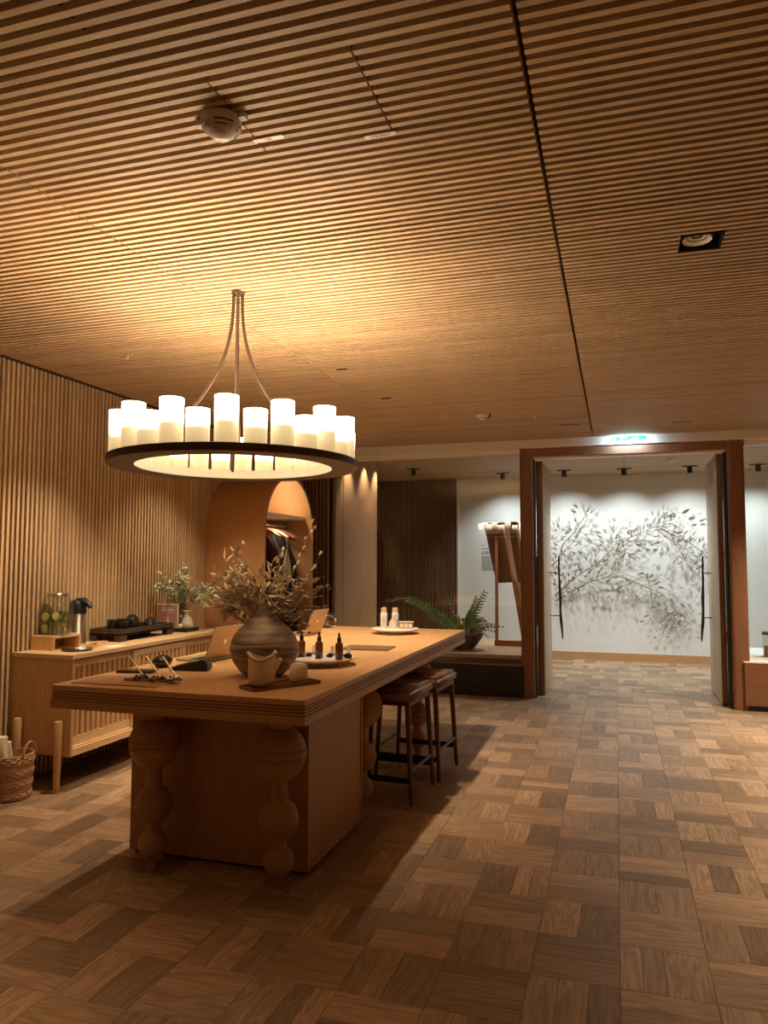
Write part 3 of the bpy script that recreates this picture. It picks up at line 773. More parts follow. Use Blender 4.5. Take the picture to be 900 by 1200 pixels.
tp = MB().tube([(.095, -.045, .045), (.125, -.06, .045)], .011, 10).tube([(.120, -.058, .05), (.120, -.058, .015)], .007, 8).tube([(.120, -.058, .05), (.120, -.058, .075)], .005, 8).box(.112, .128, -.075, -.041, .075, .082)
tp.build('tap', 'silver', dp, 50)
M['lemon'] = plain('lemon slice', (.95, .93, .66), .4); M['rind'] = plain('lemon rind', (.62, .62, .12), .4); M['mint'] = plain('mint leaf', (.07, .16, .03), .5)
def slice_(px, pz, py, r, ry):
    X = Matrix.Rotation(ry, 3, 'Z') @ Matrix.Rotation(pi/2, 3, 'X')
    o = MB().lathe([(.0001, -.004), (r*.86, -.004), (r*.86, .004), (.0001, .004)], 20, (px, py, pz), xf=X).build('lemon_slice', 'lemon', dp)
    MB().lathe([(r*.86, -.0045), (r, -.004), (r, .004), (r*.86, .0045)], 20, (px, py, pz), cap=False, xf=X).build('rind', 'rind', o)
slice_(-.045, .128, -.066, .030, .0); slice_(.052, .135, -.068, .029, .5); slice_(-.055, .045, -.060, .030, -.2)
mn = MB()
for k in range(90): mn.leaf((U(-.065, .07), U(-.07, .03), .135+U(-.035, .02)), (U(-1, 1), U(-1, .4), U(-.6, .6)), (U(-1, 1), -1, U(-1, 1)), .03, .014, .2)
mn.build('mint', 'mint', dp, kind='stuff')
fl = thing('airpot_flask', 'steel pump flask with black top behind the water dispenser', 'flask', (-3.835, 4.63, CT))
MB().lathe([(.058, 0), (.062, .004), (.062, .02), (.06, .022), (.06, .225), (.058, .23)], 28).build('body', 'steel', fl, 50)
MB().lathe([(.0605, .228), (.061, .232), (.061, .285), (.058, .31), (.045, .328), (.0001, .332)], 28).build('pump_top', 'black', fl, 50)
MB().tube([(.0, -.0, .312), (.06, -.005, .318), (.105, -.01, .296), (.12, -.012, .275)], [.035, .032, .020, .015], 12).build('spout', 'black', fl, 60)
tag(MB().lathe([(.095, 0), (.10, .003), (.105, .012), (.10, .013), (.09, .006), (.0001, .005)], 32, (-3.585, 4.33, CT)).build('round_tray', 'blackcer', None, 50), 'flat black round tray in front of the wooden riser', 'tray')
wbx = thing('wooden_tray', 'small slim wooden tray lying before the black tea tray', 'tray', (-3.65, 4.62, CT), R(18))
MB().bbox(-.035, .035, -.12, .12, 0, .008, .002).build('base', 'console_y', wbx)
for s in (-1, 1): MB().bbox(s*.035-.004, s*.035+.004, -.12, .12, 0, .022, .002).build('rim', 'console_y', wbx)
for s in (-1, 1): MB().bbox(-.035, .035, s*.12-.004, s*.12+.004, 0, .022, .002).build('rim', 'console_y', wbx)
MB().bbox(-.018, .018, -.07, .0, .008, .018, .002).build('black_pad', 'black', wbx)
pp = MB().box(-.045, .045, -.075, .075, 0, .0015).build('paper_slip', 'paper', None, None, (-3.50, 4.62, CT)); pp.rotation_euler.z = R(8)
tag(pp, 'blank white paper slip lying on the sideboard edge', 'paper')
# black tea tray
tt = thing('tea_tray', 'dark wooden footed tray carrying black tea bowls on the sideboard', 'tray', (-3.768, 5.215, CT))
tw, tln = .14, .358
mb = MB().box(-tw, tw, -tln, tln, .048, .060); mb.build('base', 'darkwood', tt)
for s in (-1, 1): MB().bbox(s*(tw-.007)-.007, s*(tw-.007)+.007, -tln, tln, .048, .098, .002).build('rim', 'darkwood', tt)
for s in (-1, 1):
    yy = s*(tln-.007)
    mb = MB().bbox(-tw+.014, tw-.014, yy-.007, yy+.007, .048, .070, .002).bbox(-tw+.014, tw-.014, yy-.007, yy+.007, .084, .098, .002)
    mb.bbox(-tw+.014, -.045, yy-.007, yy+.007, .070, .084, .001).bbox(.045, tw-.014, yy-.007, yy+.007, .070, .084, .001); mb.build('rim', 'darkwood', tt)
for sx in (-1, 1):
    for sy in (-1, 1): MB().bbox(sx*(tw-.03)-.028, sx*(tw-.03)+.028, sy*(tln-.045)-.04, sy*(tln-.045)+.04, 0, .048, .003).build('foot', 'darkwood', tt)
def cup(x, y, r, h, upside, lab, nm='tea_bowl'):
    o = thing(nm, lab, 'bowl', (x, y, CT+.060), 0, 'black tea bowls on the footed tray')
    if upside: pr = [(r, 0), (r*1.0, h*.3), (r*.85, h*.7), (r*.5, h*.92), (r*.42, h*.94), (r*.42, h), (.0001, h)]
    else: pr = [(r*.5, 0), (r*.85, h*.25), (r, h*.6), (r*.98, h), (r*.92, h), (r*.9, h*.6), (.0001, h*.15)]
    MB().lathe(pr, 26).build('bowl', 'blackcer', o, 60)
    return o
cup(-3.80, 4.985, .040, .098, False, 'small black cup at the near end of the tea tray')
cup(-3.715, 5.01, .040, .092, False, 'small black cup at the near right of the tea tray')
cup(-3.80, 5.09, .040, .096, False, 'small black cup second from the near end of the tray')
cup(-3.71, 5.12, .040, .090, False, 'small black cup in the middle of the tea tray')
cup(-3.80, 5.235, .066, .125, True, 'large black bowl turned upside down on the tray')
cup(-3.72, 5.365, .058, .095, True, 'smaller black bowl turned down beside the large one')
tag(MB().lathe([(.04, 0), (.06, .006), (.058, .01), (.0001, .006)], 22, (-3.76, 5.49, CT+.06)).build('saucer', 'blackcer', None, 50), 'flat black saucer at the far end of the tea tray', 'saucer')
# poster frame
def card_mat():
    m, nt, b = new_mat('framed poster print'); b.inputs['Base Color'].default_value = (.46, .26, .24, 1); b.inputs['Roughness'].default_value = .5
    return m
pfz = thing('poster_frame', 'small standing acrylic frame with mauve poster on the sideboard', 'frame', (-3.80, 5.74, CT), R(12))
MB().box(-.098, .098, .0, .010, 0, .245).build('frame', 'marble', pfz)
MB().box(-.088, .088, -.003, 0, .01, .235).build('poster', card_mat(), pfz)
mb = MB().box(-.032, .03, -.0045, -.003, .203, .209); x = -.05
for k in range(11): mb.box(x, x+.006+.003*(k % 2), -.0045, -.003, .180, .196); x += .0105
x = -.04
for k in range(8): mb.box(x, x+.007, -.0045, -.003, .163, .168); x += .011
mb.build('lettering', 'paper', pfz)
MB().prism([(-.006, .03), (.016, .03), (.016, .08), (.010, .10), (.010, .13), (.0, .13), (.0, .10), (-.006, .08)], -.0045, -.003, 'Y').build('printed_bottle', 'marble', pfz)
tag(MB().lathe([(.014, 0), (.015, .003), (.015, .045), (.007, .052), (.008, .07), (.0001, .071)], 14, (-3.70, 5.62, CT)).build('small_bottle', 'black', None, 50), 'tiny black bottle in front of the mauve poster', 'bottle')
tag(MB().bbox(-.075, .075, -.10, .10, 0, .03, .004).build('display_stand', 'black', None, None, (-3.665, 5.82, CT)), 'low black block beneath the organza pouch', 'stand')
M['organza'] = glass('white organza', (.9, .88, .84), .02, .4, .62, (.9, .86, .78))
og = thing('organza_pouch', 'white organza pouch on the black block beside the poster', 'pouch', (-3.66, 5.83, CT+.03))
MB().lathe([(.0001, 0), (.055, .0), (.062, .01), (.05, .05), (.033, .10), (.018, .125), (.03, .145), (.045, .15), (.02, .155), (.0001, .15)], 18).build('sack', 'organza', og, 60)
MB().lathe([(.019, .12), (.021, .125), (.019, .13)], 14, cap=False).build('tie', 'paper', og)
MB().ball((0, 0, .03), .028, 10).build('contents', 'dry2', og, 60)
tag(MB().ball((-3.665, 5.735, CT+.03+.022), .022, 12).build('wax_ball', 'dry2', None, 60), 'small beige ball beside the organza pouch', 'ornament')
# olive branch vase
ov = thing('glass_vase', 'round smoked glass vase with olive branches at the far end of the sideboard', 'vase', (-3.79, 5.94, CT))
MB().lathe([(.03, 0), (.055, .015), (.085, .06), (.092, .10), (.075, .16), (.04, .21), (.022, .235), (.024, .25)], 26).build('vase_body', 'smoke', ov, 60)
random.seed(5)
tw_ = MB(); lf = []; U0 = .25
def bough(base, tip, sag, nl, L, Wd, fan=1.0):
    b = Vector(base); t = Vector(tip); pts = []
    for i in range(9):
        u = i/8; p = b.lerp(t, u); p.z += sag*sin(pi*u); pts.append(p)
    tw_.tube(pts, [.004*(1-.6*i/8) for i in range(9)], 5)
    for k in range(nl):
        u = U0+(1-U0)*k/(nl-1); j = min(7, int(u*8)); p = pts[j].lerp(pts[j+1], u*8-j); ax = (pts[j+1]-pts[j]).normalized()
        r = Vector((U(-1, 1), U(-1, 1), U(-1, .7)))*fan
        lf.append((p, ax*.6+r, (U(-1, 1), U(-1, 0), U(0, 1)), L*U(.7, 1.2), Wd*U(.8, 1.2)))
def flush(parent, leafmat, nobj, stemmat='twig'):
    global tw_, lf
    tw_.build('stems', stemmat, parent, 60)
    mats = leafmat if isinstance(leafmat, list) else [leafmat]
    lms = [MB().leaf((0, 0, 0), (0, 0, 1), (0, -1, 0), 1, .28, .2).mesh('leaf', m_, 80) for m_ in mats]
    lf.sort(key=lambda q: -q[3]); rs_ = MB()
    for i, (p, d, nr, L, wv) in enumerate(lf):
        d = Vector(d).normalized()
        if i < nobj:
            o = link('leaf', lms[i % len(mats)], parent, p); o.rotation_mode = 'QUATERNION'; o.rotation_quaternion = Matrix.Rotation(U(0, 6.28), 3, d).to_quaternion() @ d.to_track_quat('Z', 'Y')
            o.scale = (L*wv/(.28*L), L, L)
        else: rs_.mi = i % len(mats); rs_.leaf(p, d, nr, L, wv, .2)
    if rs_.v: rs_.build('leaf', mats, parent, 80, kind='stuff')
    tw_ = MB(); lf = []
ob = thing('olive_branches', 'pale green olive branches arching from the glass vase on the sideboard', 'branches', (-3.79, 5.94, CT+.235))
for (tx_, ty_, tz_, sg, nl) in ((.02, -.42, .16, .10, 26), (.0, -.30, .27, .06, 24), (.05, -.08, .33, .0, 24), (.10, -.12, .22, .05, 24), (.28, .05, .12, .12, 26), (.42, .0, .05, .14, 26), (.20, -.12, .14, .1, 20), (.02, -.18, .12, .05, 20), (.0, .05, .30, 0, 14), (.30, -.10, .02, .14, 18), (.40, .15, .10, .1, 18)):
    bough((0, 0, -.12), (tx_, ty_, tz_), sg, int(nl*1.5), .070, .021)
flush(ob, ['olive', 'olive', 'green2'], 200)

# ------------------------------------------------------------------ basket with towel
bk = thing('wicker_basket', 'round woven seagrass basket on the floor at the left end of the sideboard', 'basket', (-3.715, 3.905, 0))
prof = [(.115, .0)]
mb = MB(); rows = 19
for i in range(rows):
    z = .012+i*.0145; r = .118+.018*(i/rows)+.004*sin(i*1.3)
    pts = []; nseg = 40
    for k in range(nseg+1):
        a = 2*pi*k/nseg; rr = r+.0045*sin(a*16+(i % 2)*pi); pts.append((rr*cos(a), rr*sin(a), z+.003*sin(a*16+(i % 2)*pi)))
    MB().tube(pts, .0078, 6).build('woven_coil', 'wicker', bk, 60)
MB().lathe([(.0001, .004), (.112, .004), (.112, .010), (.0001, .010)], 24).build('bottom', 'wicker', bk)
MB().lathe([(.108, .01), (.126, .28)], 24, cap=False).build('lining', 'wicker', bk, 60)
for a in (0.15, pi+.15):
    c, s = cos(a), sin(a); pts = []
    for k in range(11):
        t = pi*k/10; u = .062*cos(t); pts.append((c*.130-s*u, s*.130+c*u, .275+.078*sin(t)))
    MB().tube(pts, .007, 8).build('handle', 'wicker', bk, 60)
tb = thing('rolled_towel', 'cream rolled cloth leaning out of the woven basket', 'towel', (-3.712, 3.855, .03), R(12))
mb = MB(); n = 16; vsx = []
for i in range(9):
    u = i/8
    for k in range(n):
        a = 2*pi*k/n; r = (.040+.014*u)*(1+.10*sin(3*a+i*.7)); vsx.append((r*cos(a)*1.15-.05*u, r*sin(a)*.7-.01*u, u*.36))
mb.add(vsx, [(i*n+k, i*n+(k+1) % n, (i+1)*n+(k+1) % n, (i+1)*n+k) for i in range(8) for k in range(n)]+[tuple(range(n))[::-1], tuple(8*n+k for k in range(n))])
mb.build('cloth', 'cloth', tb, 70)
tb = thing('rolled_towel', 'second cream rolled cloth at the left rim of the basket', 'towel', (-3.775, 3.955, .03), R(60))
mb = MB(); mb.add([(x*.8, y*.8, z*.85) for x, y, z in vsx], [(i*n+k, i*n+(k+1) % n, (i+1)*n+(k+1) % n, (i+1)*n+k) for i in range(8) for k in range(n)]+[tuple(range(n))[::-1], tuple(8*n+k for k in range(n))])
mb.build('cloth', 'cloth', tb, 70)

# ------------------------------------------------------------------ big table
TX0, TX1, TY0, TY1, TZ = -2.645, -1.302, 3.02, 6.60, .90
tb = thing('table', 'long oak consultation table with ribbed edge, panelled base and turned legs', 'table', (0, 0, 0))
MB().bbox(TX0, TX1, TY0, TY1, TZ-.026, TZ, .003).build('tabletop', 'table', tb)
z = TZ-.026; k = 0
for i in range(3):
    MB().box(TX0+.008, TX1-.008, TY0+.008, TY1-.008, z-.005, z).build('groove', 'red', tb); z -= .005
    MB().bbox(TX0+.001, TX1-.001, TY0+.001, TY1-.001, z-.009, z, .002).build('edge_rib', 'table_y', tb); z -= .009
MB().box(TX0+.006, TX1-.006, TY0+.006, TY1-.006, z-.004, z).build('groove', 'red', tb); z -= .004
MB().bbox(TX0-.002, TX1+.002, TY0-.002, TY1+.002, TZ-.112, z, .003).build('apron', 'table_y', tb)
TB = TZ-.112
bx = MB().box(-2.43, -1.438, 3.375, 4.17, .02, TB).build('base_box', 'table_z', tb)
mb = MB().box(-2.41, -1.46, 3.40, 4.15, 0, .02); mb.build('kick_strip', 'black', bx)
xx = -1.438
MB().box(xx, xx+.006, 3.375, 4.17, .02, .05).box(xx, xx+.006, 3.375, 4.17, TB-.03, TB).box(xx, xx+.006, 3.375, 3.395, .05, TB-.03).box(xx, xx+.006, 4.15, 4.17, .05, TB-.03).build('panel_frame', 'table_z', bx)
def turned(x, y, top=True):
    pr = [(.024, 0), (.027, .006), (.024, .03), (.030, .045)]
    def ball_(c, r, zl, zh, ribs):
        out = []; a0 = math.asin(max(-1, (zl-c)/(r*1.06))); a1 = math.asin(min(1, (zh-c)/(r*1.06)))
        for i in range(61):
            a = a0+(a1-a0)*i/60; zz = c+r*1.06*sin(a); rr = r*cos(a)
            if ribs and abs(zz-c) < r*.25: rr = rr*(1.0+.022*cos((zz-c)/(r*.5)*2*pi*5))
            out.append((rr, zz))
        return out
    pr += ball_(.122, .070, .062, .184, True)+[(.034, .20)]
    pr += ball_(.312, .090, .225, .395, True)+[(.038, .443)]
    pr += ball_(.612, .124, .485, .730, True)+[(.058, .750), (.058, TB)]
    pr = [(max(r, .02), zz) for r, zz in pr]; o = []
    for r, zz in pr:
        if o and zz <= o[-1][1]: continue
        o.append((r, zz))
    MB().lathe(o, 36, (x, y, 0)).build('leg', 'leg', tb, 35)
for x, y in ((-1.515, 3.225), (-2.19, 3.225), (-1.515, 4.40), (-2.33, 4.40), (-1.515, 5.74), (-2.33, 5.74)): turned(x, y)

# stools
def stool(label, x, y, rz):
    t = thing('bar_stool', label, 'stool', (x, y, 0), rz, 'leather stools along the table')
    w2, d2, zt = .245, .235, .70
    bm = bmesh.new(); bmesh.ops.create_cube(bm, size=1)
    for v in bm.verts: v.co = Vector((v.co.x*d2*2, v.co.y*w2*2, (.662+v.co.z*.082)))
    bmesh.ops.bevel(bm, geom=bm.edges[:], offset=.022, segments=4, affect='EDGES')
    me = bpy.data.meshes.new('seat'); bm.to_mesh(me); bm.free(); me.materials.append(M['leather'])
    me.polygons.foreach_set('use_smooth', [True]*len(me.polygons)); link('seat', me, t)
    MB().box(-d2+.02, d2-.02, -w2+.02, w2-.02, .600, .622).build('seat_frame', 'stool_wood', t)
    tops = {}
    for sx in (-1, 1):
        for sy in (-1, 1):
            a = Vector((sx*(d2-.035), sy*(w2-.035), .60)); b = Vector((sx*(d2-.002), sy*(w2-.012), 0))
            MB().tube([b, b.lerp(a, .02), a], [.010, .014, .019], 14).build('leg', 'stool_wood', t, 50)
            tops[(sx, sy)] = (a, b)
    def at_(k, z): a, b = tops[k]; return b.lerp(a, z/.60)
    for sx in (-1, 1): MB().tube([at_((sx, -1), .20), at_((sx, 1), .20)], .011, 10).build('stretcher', 'stool_wood', t, 60)
    for sy in (-1, 1): MB().bar(at_((-1, sy), .145), at_((1, sy), .145), .012, .035).build('foot_rail', 'black', t)
    return t
stool('brown leather bar stool nearest the viewer on the right side of the table', -1.455, 4.775, R(-3))
stool('brown leather bar stool further back on the right side of the table', -1.405, 5.315, R(-3))

# ------------------------------------------------------------------ on the table
vz = thing('clay_vase', 'large round swirled brown clay vase with dried branches on the table', 'vase', (-1.788, 3.60, TZ))
MB().lathe([(.0001, .0), (.080, 0), (.098, .006), (.128, .03), (.155, .065), (.173, .10), (.182, .14), (.178, .175), (.162, .213), (.132, .250), (.098, .280), (.071, .306), (.053, .332), (.045, .356), (.045, .370), (.051, .381), (.042, .381), (.036, .36), (.05, .31), (.0001, .27)], 48, cap=False).build('vase_body', 'swirl', vz, 70)
random.seed(9)
bq = thing('dried_bouquet', 'wide dried bouquet of olive leaves and seed pods in the clay vase', 'bouquet', (-1.788, 3.60, TZ+.36))
pods = []; U0 = .5
Rt = Vector((cos(_y), sin(_y), 0)); Bk = Vector((-sin(_y), cos(_y), 0))
for k in range(13):   # leafy side, towards the left
    a = U(-.1, 1.0)*1.0; r = U(.17, .30); lx = -(r*cos(a)); lz = .02+r*sin(a)*.95
    tip = Rt*lx+Bk*U(-.14, .14)+Vector((0, 0, lz)); bough((U(-.02, .02), U(-.02, .02), -.2), tip, .04, 18, .056, .0145, .9)
for (lx, lz) in ((-.30, .05), (-.27, .18), (-.22, .25), (-.16, .30), (-.10, .24), (-.28, .12), (-.06, .16), (-.2, .02), (-.12, .1)):
    bough((0, 0, -.2), Rt*lx+Bk*U(-.08, .08)+Vector((0, 0, lz)), .03, 18, .064, .016, 1.0)
for (lx, lz) in ((-.14, .20), (-.05, .10), (.02, .17), (.05, .24), (.10, .14), (-.16, .12), (-.02, .22), (-.24, .10), (.08, .06), (-.22, -.02), (-.12, .0), (.03, .06)):
    bough((0, 0, -.2), Rt*lx+Bk*U(-.12, .05)+Vector((0, 0, lz)), .03, 15, .060, .015, 1.0)
def pod_stem(lx, lz, n, sag=0.0, pr=.0075):
    b = Vector((0, 0, -.15)); t = Rt*lx+Bk*U(-.08, .08)+Vector((0, 0, lz)); pts = []
    for i in range(7):
        u = i/6; p = b.lerp(t, u); p.z += sag*sin(pi*u); pts.append(p)
    tw_.tube(pts, [.0035*(1-.5*i/6) for i in range(7)], 5)
    for k in range(n):
        u = .5+.5*k/max(1, n-1); j = min(5, int(u*6)); p = pts[j].lerp(pts[j+1], u*6-j)+Vector((U(-.02, .02), U(-.02, .02), U(-.02, .02))); pods.append((p, pr*U(.7, 1.2), (t-b).normalized()))
for (lx, lz, n, sg) in ((.34, .12, 10, .03), (.30, .16, 10, .03), (.28, .06, 12, .04), (.26, -.02, 12, .06), (.22, -.08, 12, .08), (.20, .10, 12, .03), (.18, .02, 12, .04), (.24, .20, 9, .0), (.14, .16, 9, 0), (.12, .05, 10, .03), (.10, .22, 8, 0), (.05, .18, 8, 0), (.19, -.13, 9, .1), (.27, .10, 9, .03), (.15, -.05, 9, .06), (.25, .04, 12, .04), (.29, .0, 10, .06), (.17, .07, 12, .03), (.23, -.12, 10, .1), (.21, .05, 12, .03), (.13, .01, 10, .05)):
    pod_stem(lx, lz, n, sg)
for (lx, lz, n) in ((.265, .475, 10), (.285, .27, 8), (.09, .32, 8), (-.13, .34, 5)):
    pod_stem(lx, lz, n, -.02, .0085)
for k in range(140):
    u = U(.3, 1); lx = U(.03, .27)*u; lz = (U(-.1, .2))*u+.0
    lf.append((Rt*lx+Bk*U(-.1, .1)+Vector((0, 0, lz)), Rt*U(.4, 1)+Bk*U(-.4, .4)+Vector((0, 0, U(-.3, .6))), (0, -.3, 1), U(.035, .06), U(.008, .014)))
flush(bq, ['dry1', 'dry2', 'dry2', 'dry3', 'dry2'], 290)
pm_ = MB().ball((0, 0, 0), 1, 8, (1, 1, 1.5)).mesh('seed_pod', 'dry3', 60); pm2 = MB().ball((0, 0, 0), 1, 8, (1, 1, 1.8)).mesh('seed_pod', 'dry2', 60)
for i, (p, r, d) in enumerate(pods):
    o = link('seed_pod', pm2 if i > len(pods)-32 else pm_, bq, p); o.scale = (r, r, r); o.rotation_mode = 'QUATERNION'; o.rotation_quaternion = d.to_track_quat('Z', 'Y')

# creamer set
ta = atan2(.327, .193)
ct = thing('walnut_tray', 'narrow walnut tray under the cream jug and cup', 'tray', (-1.567, 3.336, TZ), ta)
MB().bbox(-.19, .19, -.068, .068, 0, .008, .002).build('base', 'walnut', ct)
for s in (-1, 1):
    MB().bbox(-.19, .19, s*.066-.004, s*.066+.004, 0, .016, .002).build('rim', 'walnut', ct)
    MB().bbox(s*.188-.004, s*.188+.004, -.062, .062, 0, .016, .002).build('rim', 'walnut', ct)
jg = thing('cream_jug', 'cream ceramic jug with brown rim and side spout on the walnut tray', 'jug', (-1.632, 3.262, TZ+.008), R(17))
mb = MB(); n = 40; prof = [(.0001, .0), (.045, 0), (.060, .010), (.065, .03), (.065, .12), (.065, .145), (.058, .145), (.058, .03), (.0001, .02)]
vsx = []; k_ = len(prof)
for i in range(n):
    a = 2*pi*i/n; lift = .016*(abs(cos(a))**3)-.014*(1-abs(cos(a)))
    for r, z in prof: vsx.append((r*cos(a), r*sin(a), z+(lift if z > .1 else 0)))
mb.add(vsx, [(i*k_+q, ((i+1) % n)*k_+q, ((i+1) % n)*k_+q+1, i*k_+q+1) for i in range(n) for q in range(k_-1)]); mb.build('jug_body', 'ceramic', jg, 50)
rim = []
for i in range(n+1):
    a = 2*pi*i/n; lift = .016*(abs(cos(a))**3)-.014*(1-abs(cos(a))); rim.append((.0645*cos(a), .0645*sin(a), .139+lift))
MB().tube(rim, .006, 8).build('rim', 'tan', jg, 60, label='brown glazed rim')
MB().tube([(.055, -.01, .085), (.078, -.012, .115), (.092, -.013, .132)], [.022, .015, .009], 12).build('spout', 'ceramic', jg, 60)
MB().ball((-.066, 0, .155), .009, 10).ball((.062, .01, .158), .011, 10).build('lug', 'ceramic', jg, 60)
tag(MB().lathe([(.0001, 0), (.036, 0), (.043, .006), (.046, .02), (.046, .062), (.040, .083), (.026, .094), (.023, .091), (.0001, .089)], 32).build('ceramic_cup', 'ceramic', None, 70, (-1.512, 3.425, TZ+.008)),
    'small rounded cream ceramic pot right of the jug', 'pot')

# marble stand with bottles
def cake_stand(x, y, lab, r):
    t = thing('marble_stand', lab, 'stand', (x, y, TZ), 0, 'white marble display stands')
    MB().lathe([(r*.50, 0), (r*.50, .012), (r*.42, .022), (r*.42, .026)], 36).build('foot', 'marble', t, 40)
    MB().lathe([(r*.9, .026), (r, .034), (r, .042), (r*.985, .045), (.0001, .045)], 48).build('plate', 'marble', t, 40)
    return t
cake_stand(-1.685, 4.12, 'round white marble stand carrying three amber dropper bottles', .215)
PZ = TZ+.045
b0 = None
for i, (x, y, lab) in enumerate(((-1.782, 4.075, 'amber dropper bottle beside the clay vase'), (-1.660, 4.05, 'amber dropper bottle in the middle of the marble stand'), (-1.532, 4.04, 'amber dropper bottle rightmost on the marble stand'))):
    if b0 is None:
        b0 = thing('dropper_bottle', lab, 'bottle', (0, 0, 0), 0, 'amber dropper bottles')
        MB().lathe([(.021, 0), (.023, .003), (.023, .080), (.020, .090), (.010, .096), (.010, .100)], 24).build('bottle_body', 'amber', b0, 50)
        MB().lathe([(.0125, .098), (.0125, .118), (.010, .121), (.007, .124), (.0065, .145), (.003, .150), (.0001, .1505)], 18).build('dropper_cap', 'black', b0, 50)
        t = b0
    else: t = copy_tree(b0)
    t.location = (x, y, PZ); t['label'] = lab
random.seed(2)
def stone(x, y, z, r, lab):
    bm = bmesh.new(); bmesh.ops.create_icosphere(bm, subdivisions=2, radius=1)
    for v in bm.verts: v.co *= U(.8, 1.15); v.co.x *= r; v.co.y *= r*.8; v.co.z = max(-.6, v.co.z)*r*.75
    mz = min(v.co.z for v in bm.verts)
    for v in bm.verts: v.co.z -= mz
    me = bpy.data.meshes.new('stone'); bm.to_mesh(me); bm.free(); me.materials.append(M['blackstone'])
    tag(link('stone', me, None, (x, y, z)), lab, 'stone', 'dark stones on the marble stand')
stone(-1.742, 4.09, PZ, .020, 'dark rough stone beside the leftmost amber bottle'); stone(-1.612, 4.10, PZ, .020, 'dark rough stone right of the middle amber bottle'); stone(-1.498, 4.09, PZ, .026, 'dark rough stone right of the rightmost amber bottle')
def tent(x, y, lab):
    t = thing('card_holder', lab, 'card', (x, y, PZ), R(12), 'small cards on the marble stand')
    MB().bbox(-.016, .016, -.009, .009, 0, .014, .001).build('wooden_foot', 'console_y', t)
    MB().box(-.011, .011, -.001, .001, .010, .055).build('card', 'paper', t)
    m_ = MB()
    for k in range(4): m_.box(-.013+k*.007, -.009+k*.007, -.0098, -.009, .004, .010)
    m_.build('lettering', 'black', t)
tent(-1.755, 4.20, 'small card on wooden foot between left and middle bottles'); tent(-1.628, 4.18, 'small card on wooden foot between middle and right bottles'); tent(-1.520, 4.17, 'small card on wooden foot behind the rightmost stone')
nb = thing('menu_folder', 'flat dark brown folder lying between the two marble stands', 'folder', (-1.665, 4.965, TZ), R(4))
MB().bbox(-.17, .17, -.13, .13, 0, .006, .002).build('cover', 'walnut', nb)
MB().box(-.165, .165, -.125, .125, .006, .008).build('page', 'leather', nb)
# second stand
cake_stand(-1.80, 6.08, 'round white marble stand with white bottles near the far end of the table', .20)
def wbottle(x, y, h, lab):
    t = thing('lotion_bottle', lab, 'bottle', (x, y, PZ), 0, 'white bottles on the far marble stand')
    M.setdefault('wplastic', plain('pale grey bottle', (.66, .68, .66), .4))
    MB().lathe([(.027, 0), (.029, .003), (.029, h*.72), (.024, h*.76)], 22).build('bottle_body', 'wplastic', t, 50)
    MB().lathe([(.024, h*.76), (.024, h*.98), (.0001, h)], 22).build('cap', 'dry2', t, 50, label='pale wooden cap')
    m_ = MB()
    for k in range(7): m_.box(-.008+(k % 2)*.003, .006, -.0298, -.0285, h*(.14+k*.075), h*(.14+k*.075)+.004)
    m_.build('lettering', 'steel', t); t.rotation_euler.z = R(15)
wbottle(-1.885, 6.03, .175, 'taller white bottle with pale cap at the left of the far stand'); wbottle(-1.815, 6.13, .17, 'white bottle with pale cap behind the little house')
hs_ = tag(MB().prism([(-.028, 0), (.028, 0), (.028, .055), (0, .095), (-.028, .055)], -.02, .02, 'Y').build('toy_house', 'ceramic', None, None, (-1.80, 6.0, PZ)), 'small cream house shaped block before the white bottle', 'ornament')
hs_.rotation_euler.z = R(15)
wb_ = thing('wooden_box', 'small wooden box with three pale tiles on the far marble stand', 'box', (-1.705, 6.09, PZ), R(12))
MB().bbox(-.06, .06, -.03, .03, 0, .05, .002).build('body', 'walnut', wb_)
for k in range(3): MB().box(-.054+k*.037, -.022+k*.037, -.033, -.030, .006, .042).build('tile', 'ceramic', wb_)
MB().bbox(-.062, .062, -.032, .032, .05, .056, .001).build('lid', 'ceramic', wb_)
# laptops
def laptop(x, y, rz, lab, lean=.075, ht=.195, D=.215, Wd=.30):
    t = thing('laptop', lab, 'laptop', (x, y, TZ), rz, 'open laptops on the table')
    b = MB().bbox(-D, 0, -Wd/2, Wd/2, .002, .014, .003).build('base', 'lapmetal', t)
    kb = MB()
    for r in range(5):
        for c in range(12): kb.box(-.045-.017*r-.014, -.045-.017*r, -.13+c*.0218, -.13+c*.0218+.018, .014, .0155)
    kb.build('keyboard', 'black', b, kind='stuff')
    q = MB(); up = Vector((lean, 0, ht)); nr = Vector((-ht, 0, lean)).normalized()*.006
    c0 = Vector((-.004, 0, .014)); vs_ = []
    for s in (0, 1):
        for (u, v) in ((0, -Wd/2), (0, Wd/2), (1, Wd/2), (1, -Wd/2)): vs_.append(c0+up*u+Vector((0, v, 0))+nr*s)
    q.add(vs_, [(0, 1, 2, 3), (7, 6, 5, 4), (0, 4, 5, 1), (1, 5, 6, 2), (2, 6, 7, 3), (3, 7, 4, 0)]); ld = q.build('lid', 'lapmetal', t)
    q = MB(); sc_ = [c0+up*u+Vector((0, v, 0))+nr*1.08 for (u, v) in ((.05, -Wd/2+.008), (.05, Wd/2-.008), (.96, Wd/2-.008), (.96, -Wd/2+.008))]
    q.add(sc_, [(3, 2, 1, 0)]); q.build('screen', 'black', ld)
    q = MB(); cc_ = c0+up*.52-nr*.1; u_ = up.normalized()
    q.add([cc_]+[cc_+Vector((0, .012*cos(2*pi*i/14), 0))+u_*.014*sin(2*pi*i/14) for i in range(14)], [(0, 1+(i+1) % 14, 1+i) for i in range(14)])
    q.build('emblem', 'silver', ld)
laptop(-2.33, 4.09, R(-6), 'open laptop with champagne lid left of the clay vase')
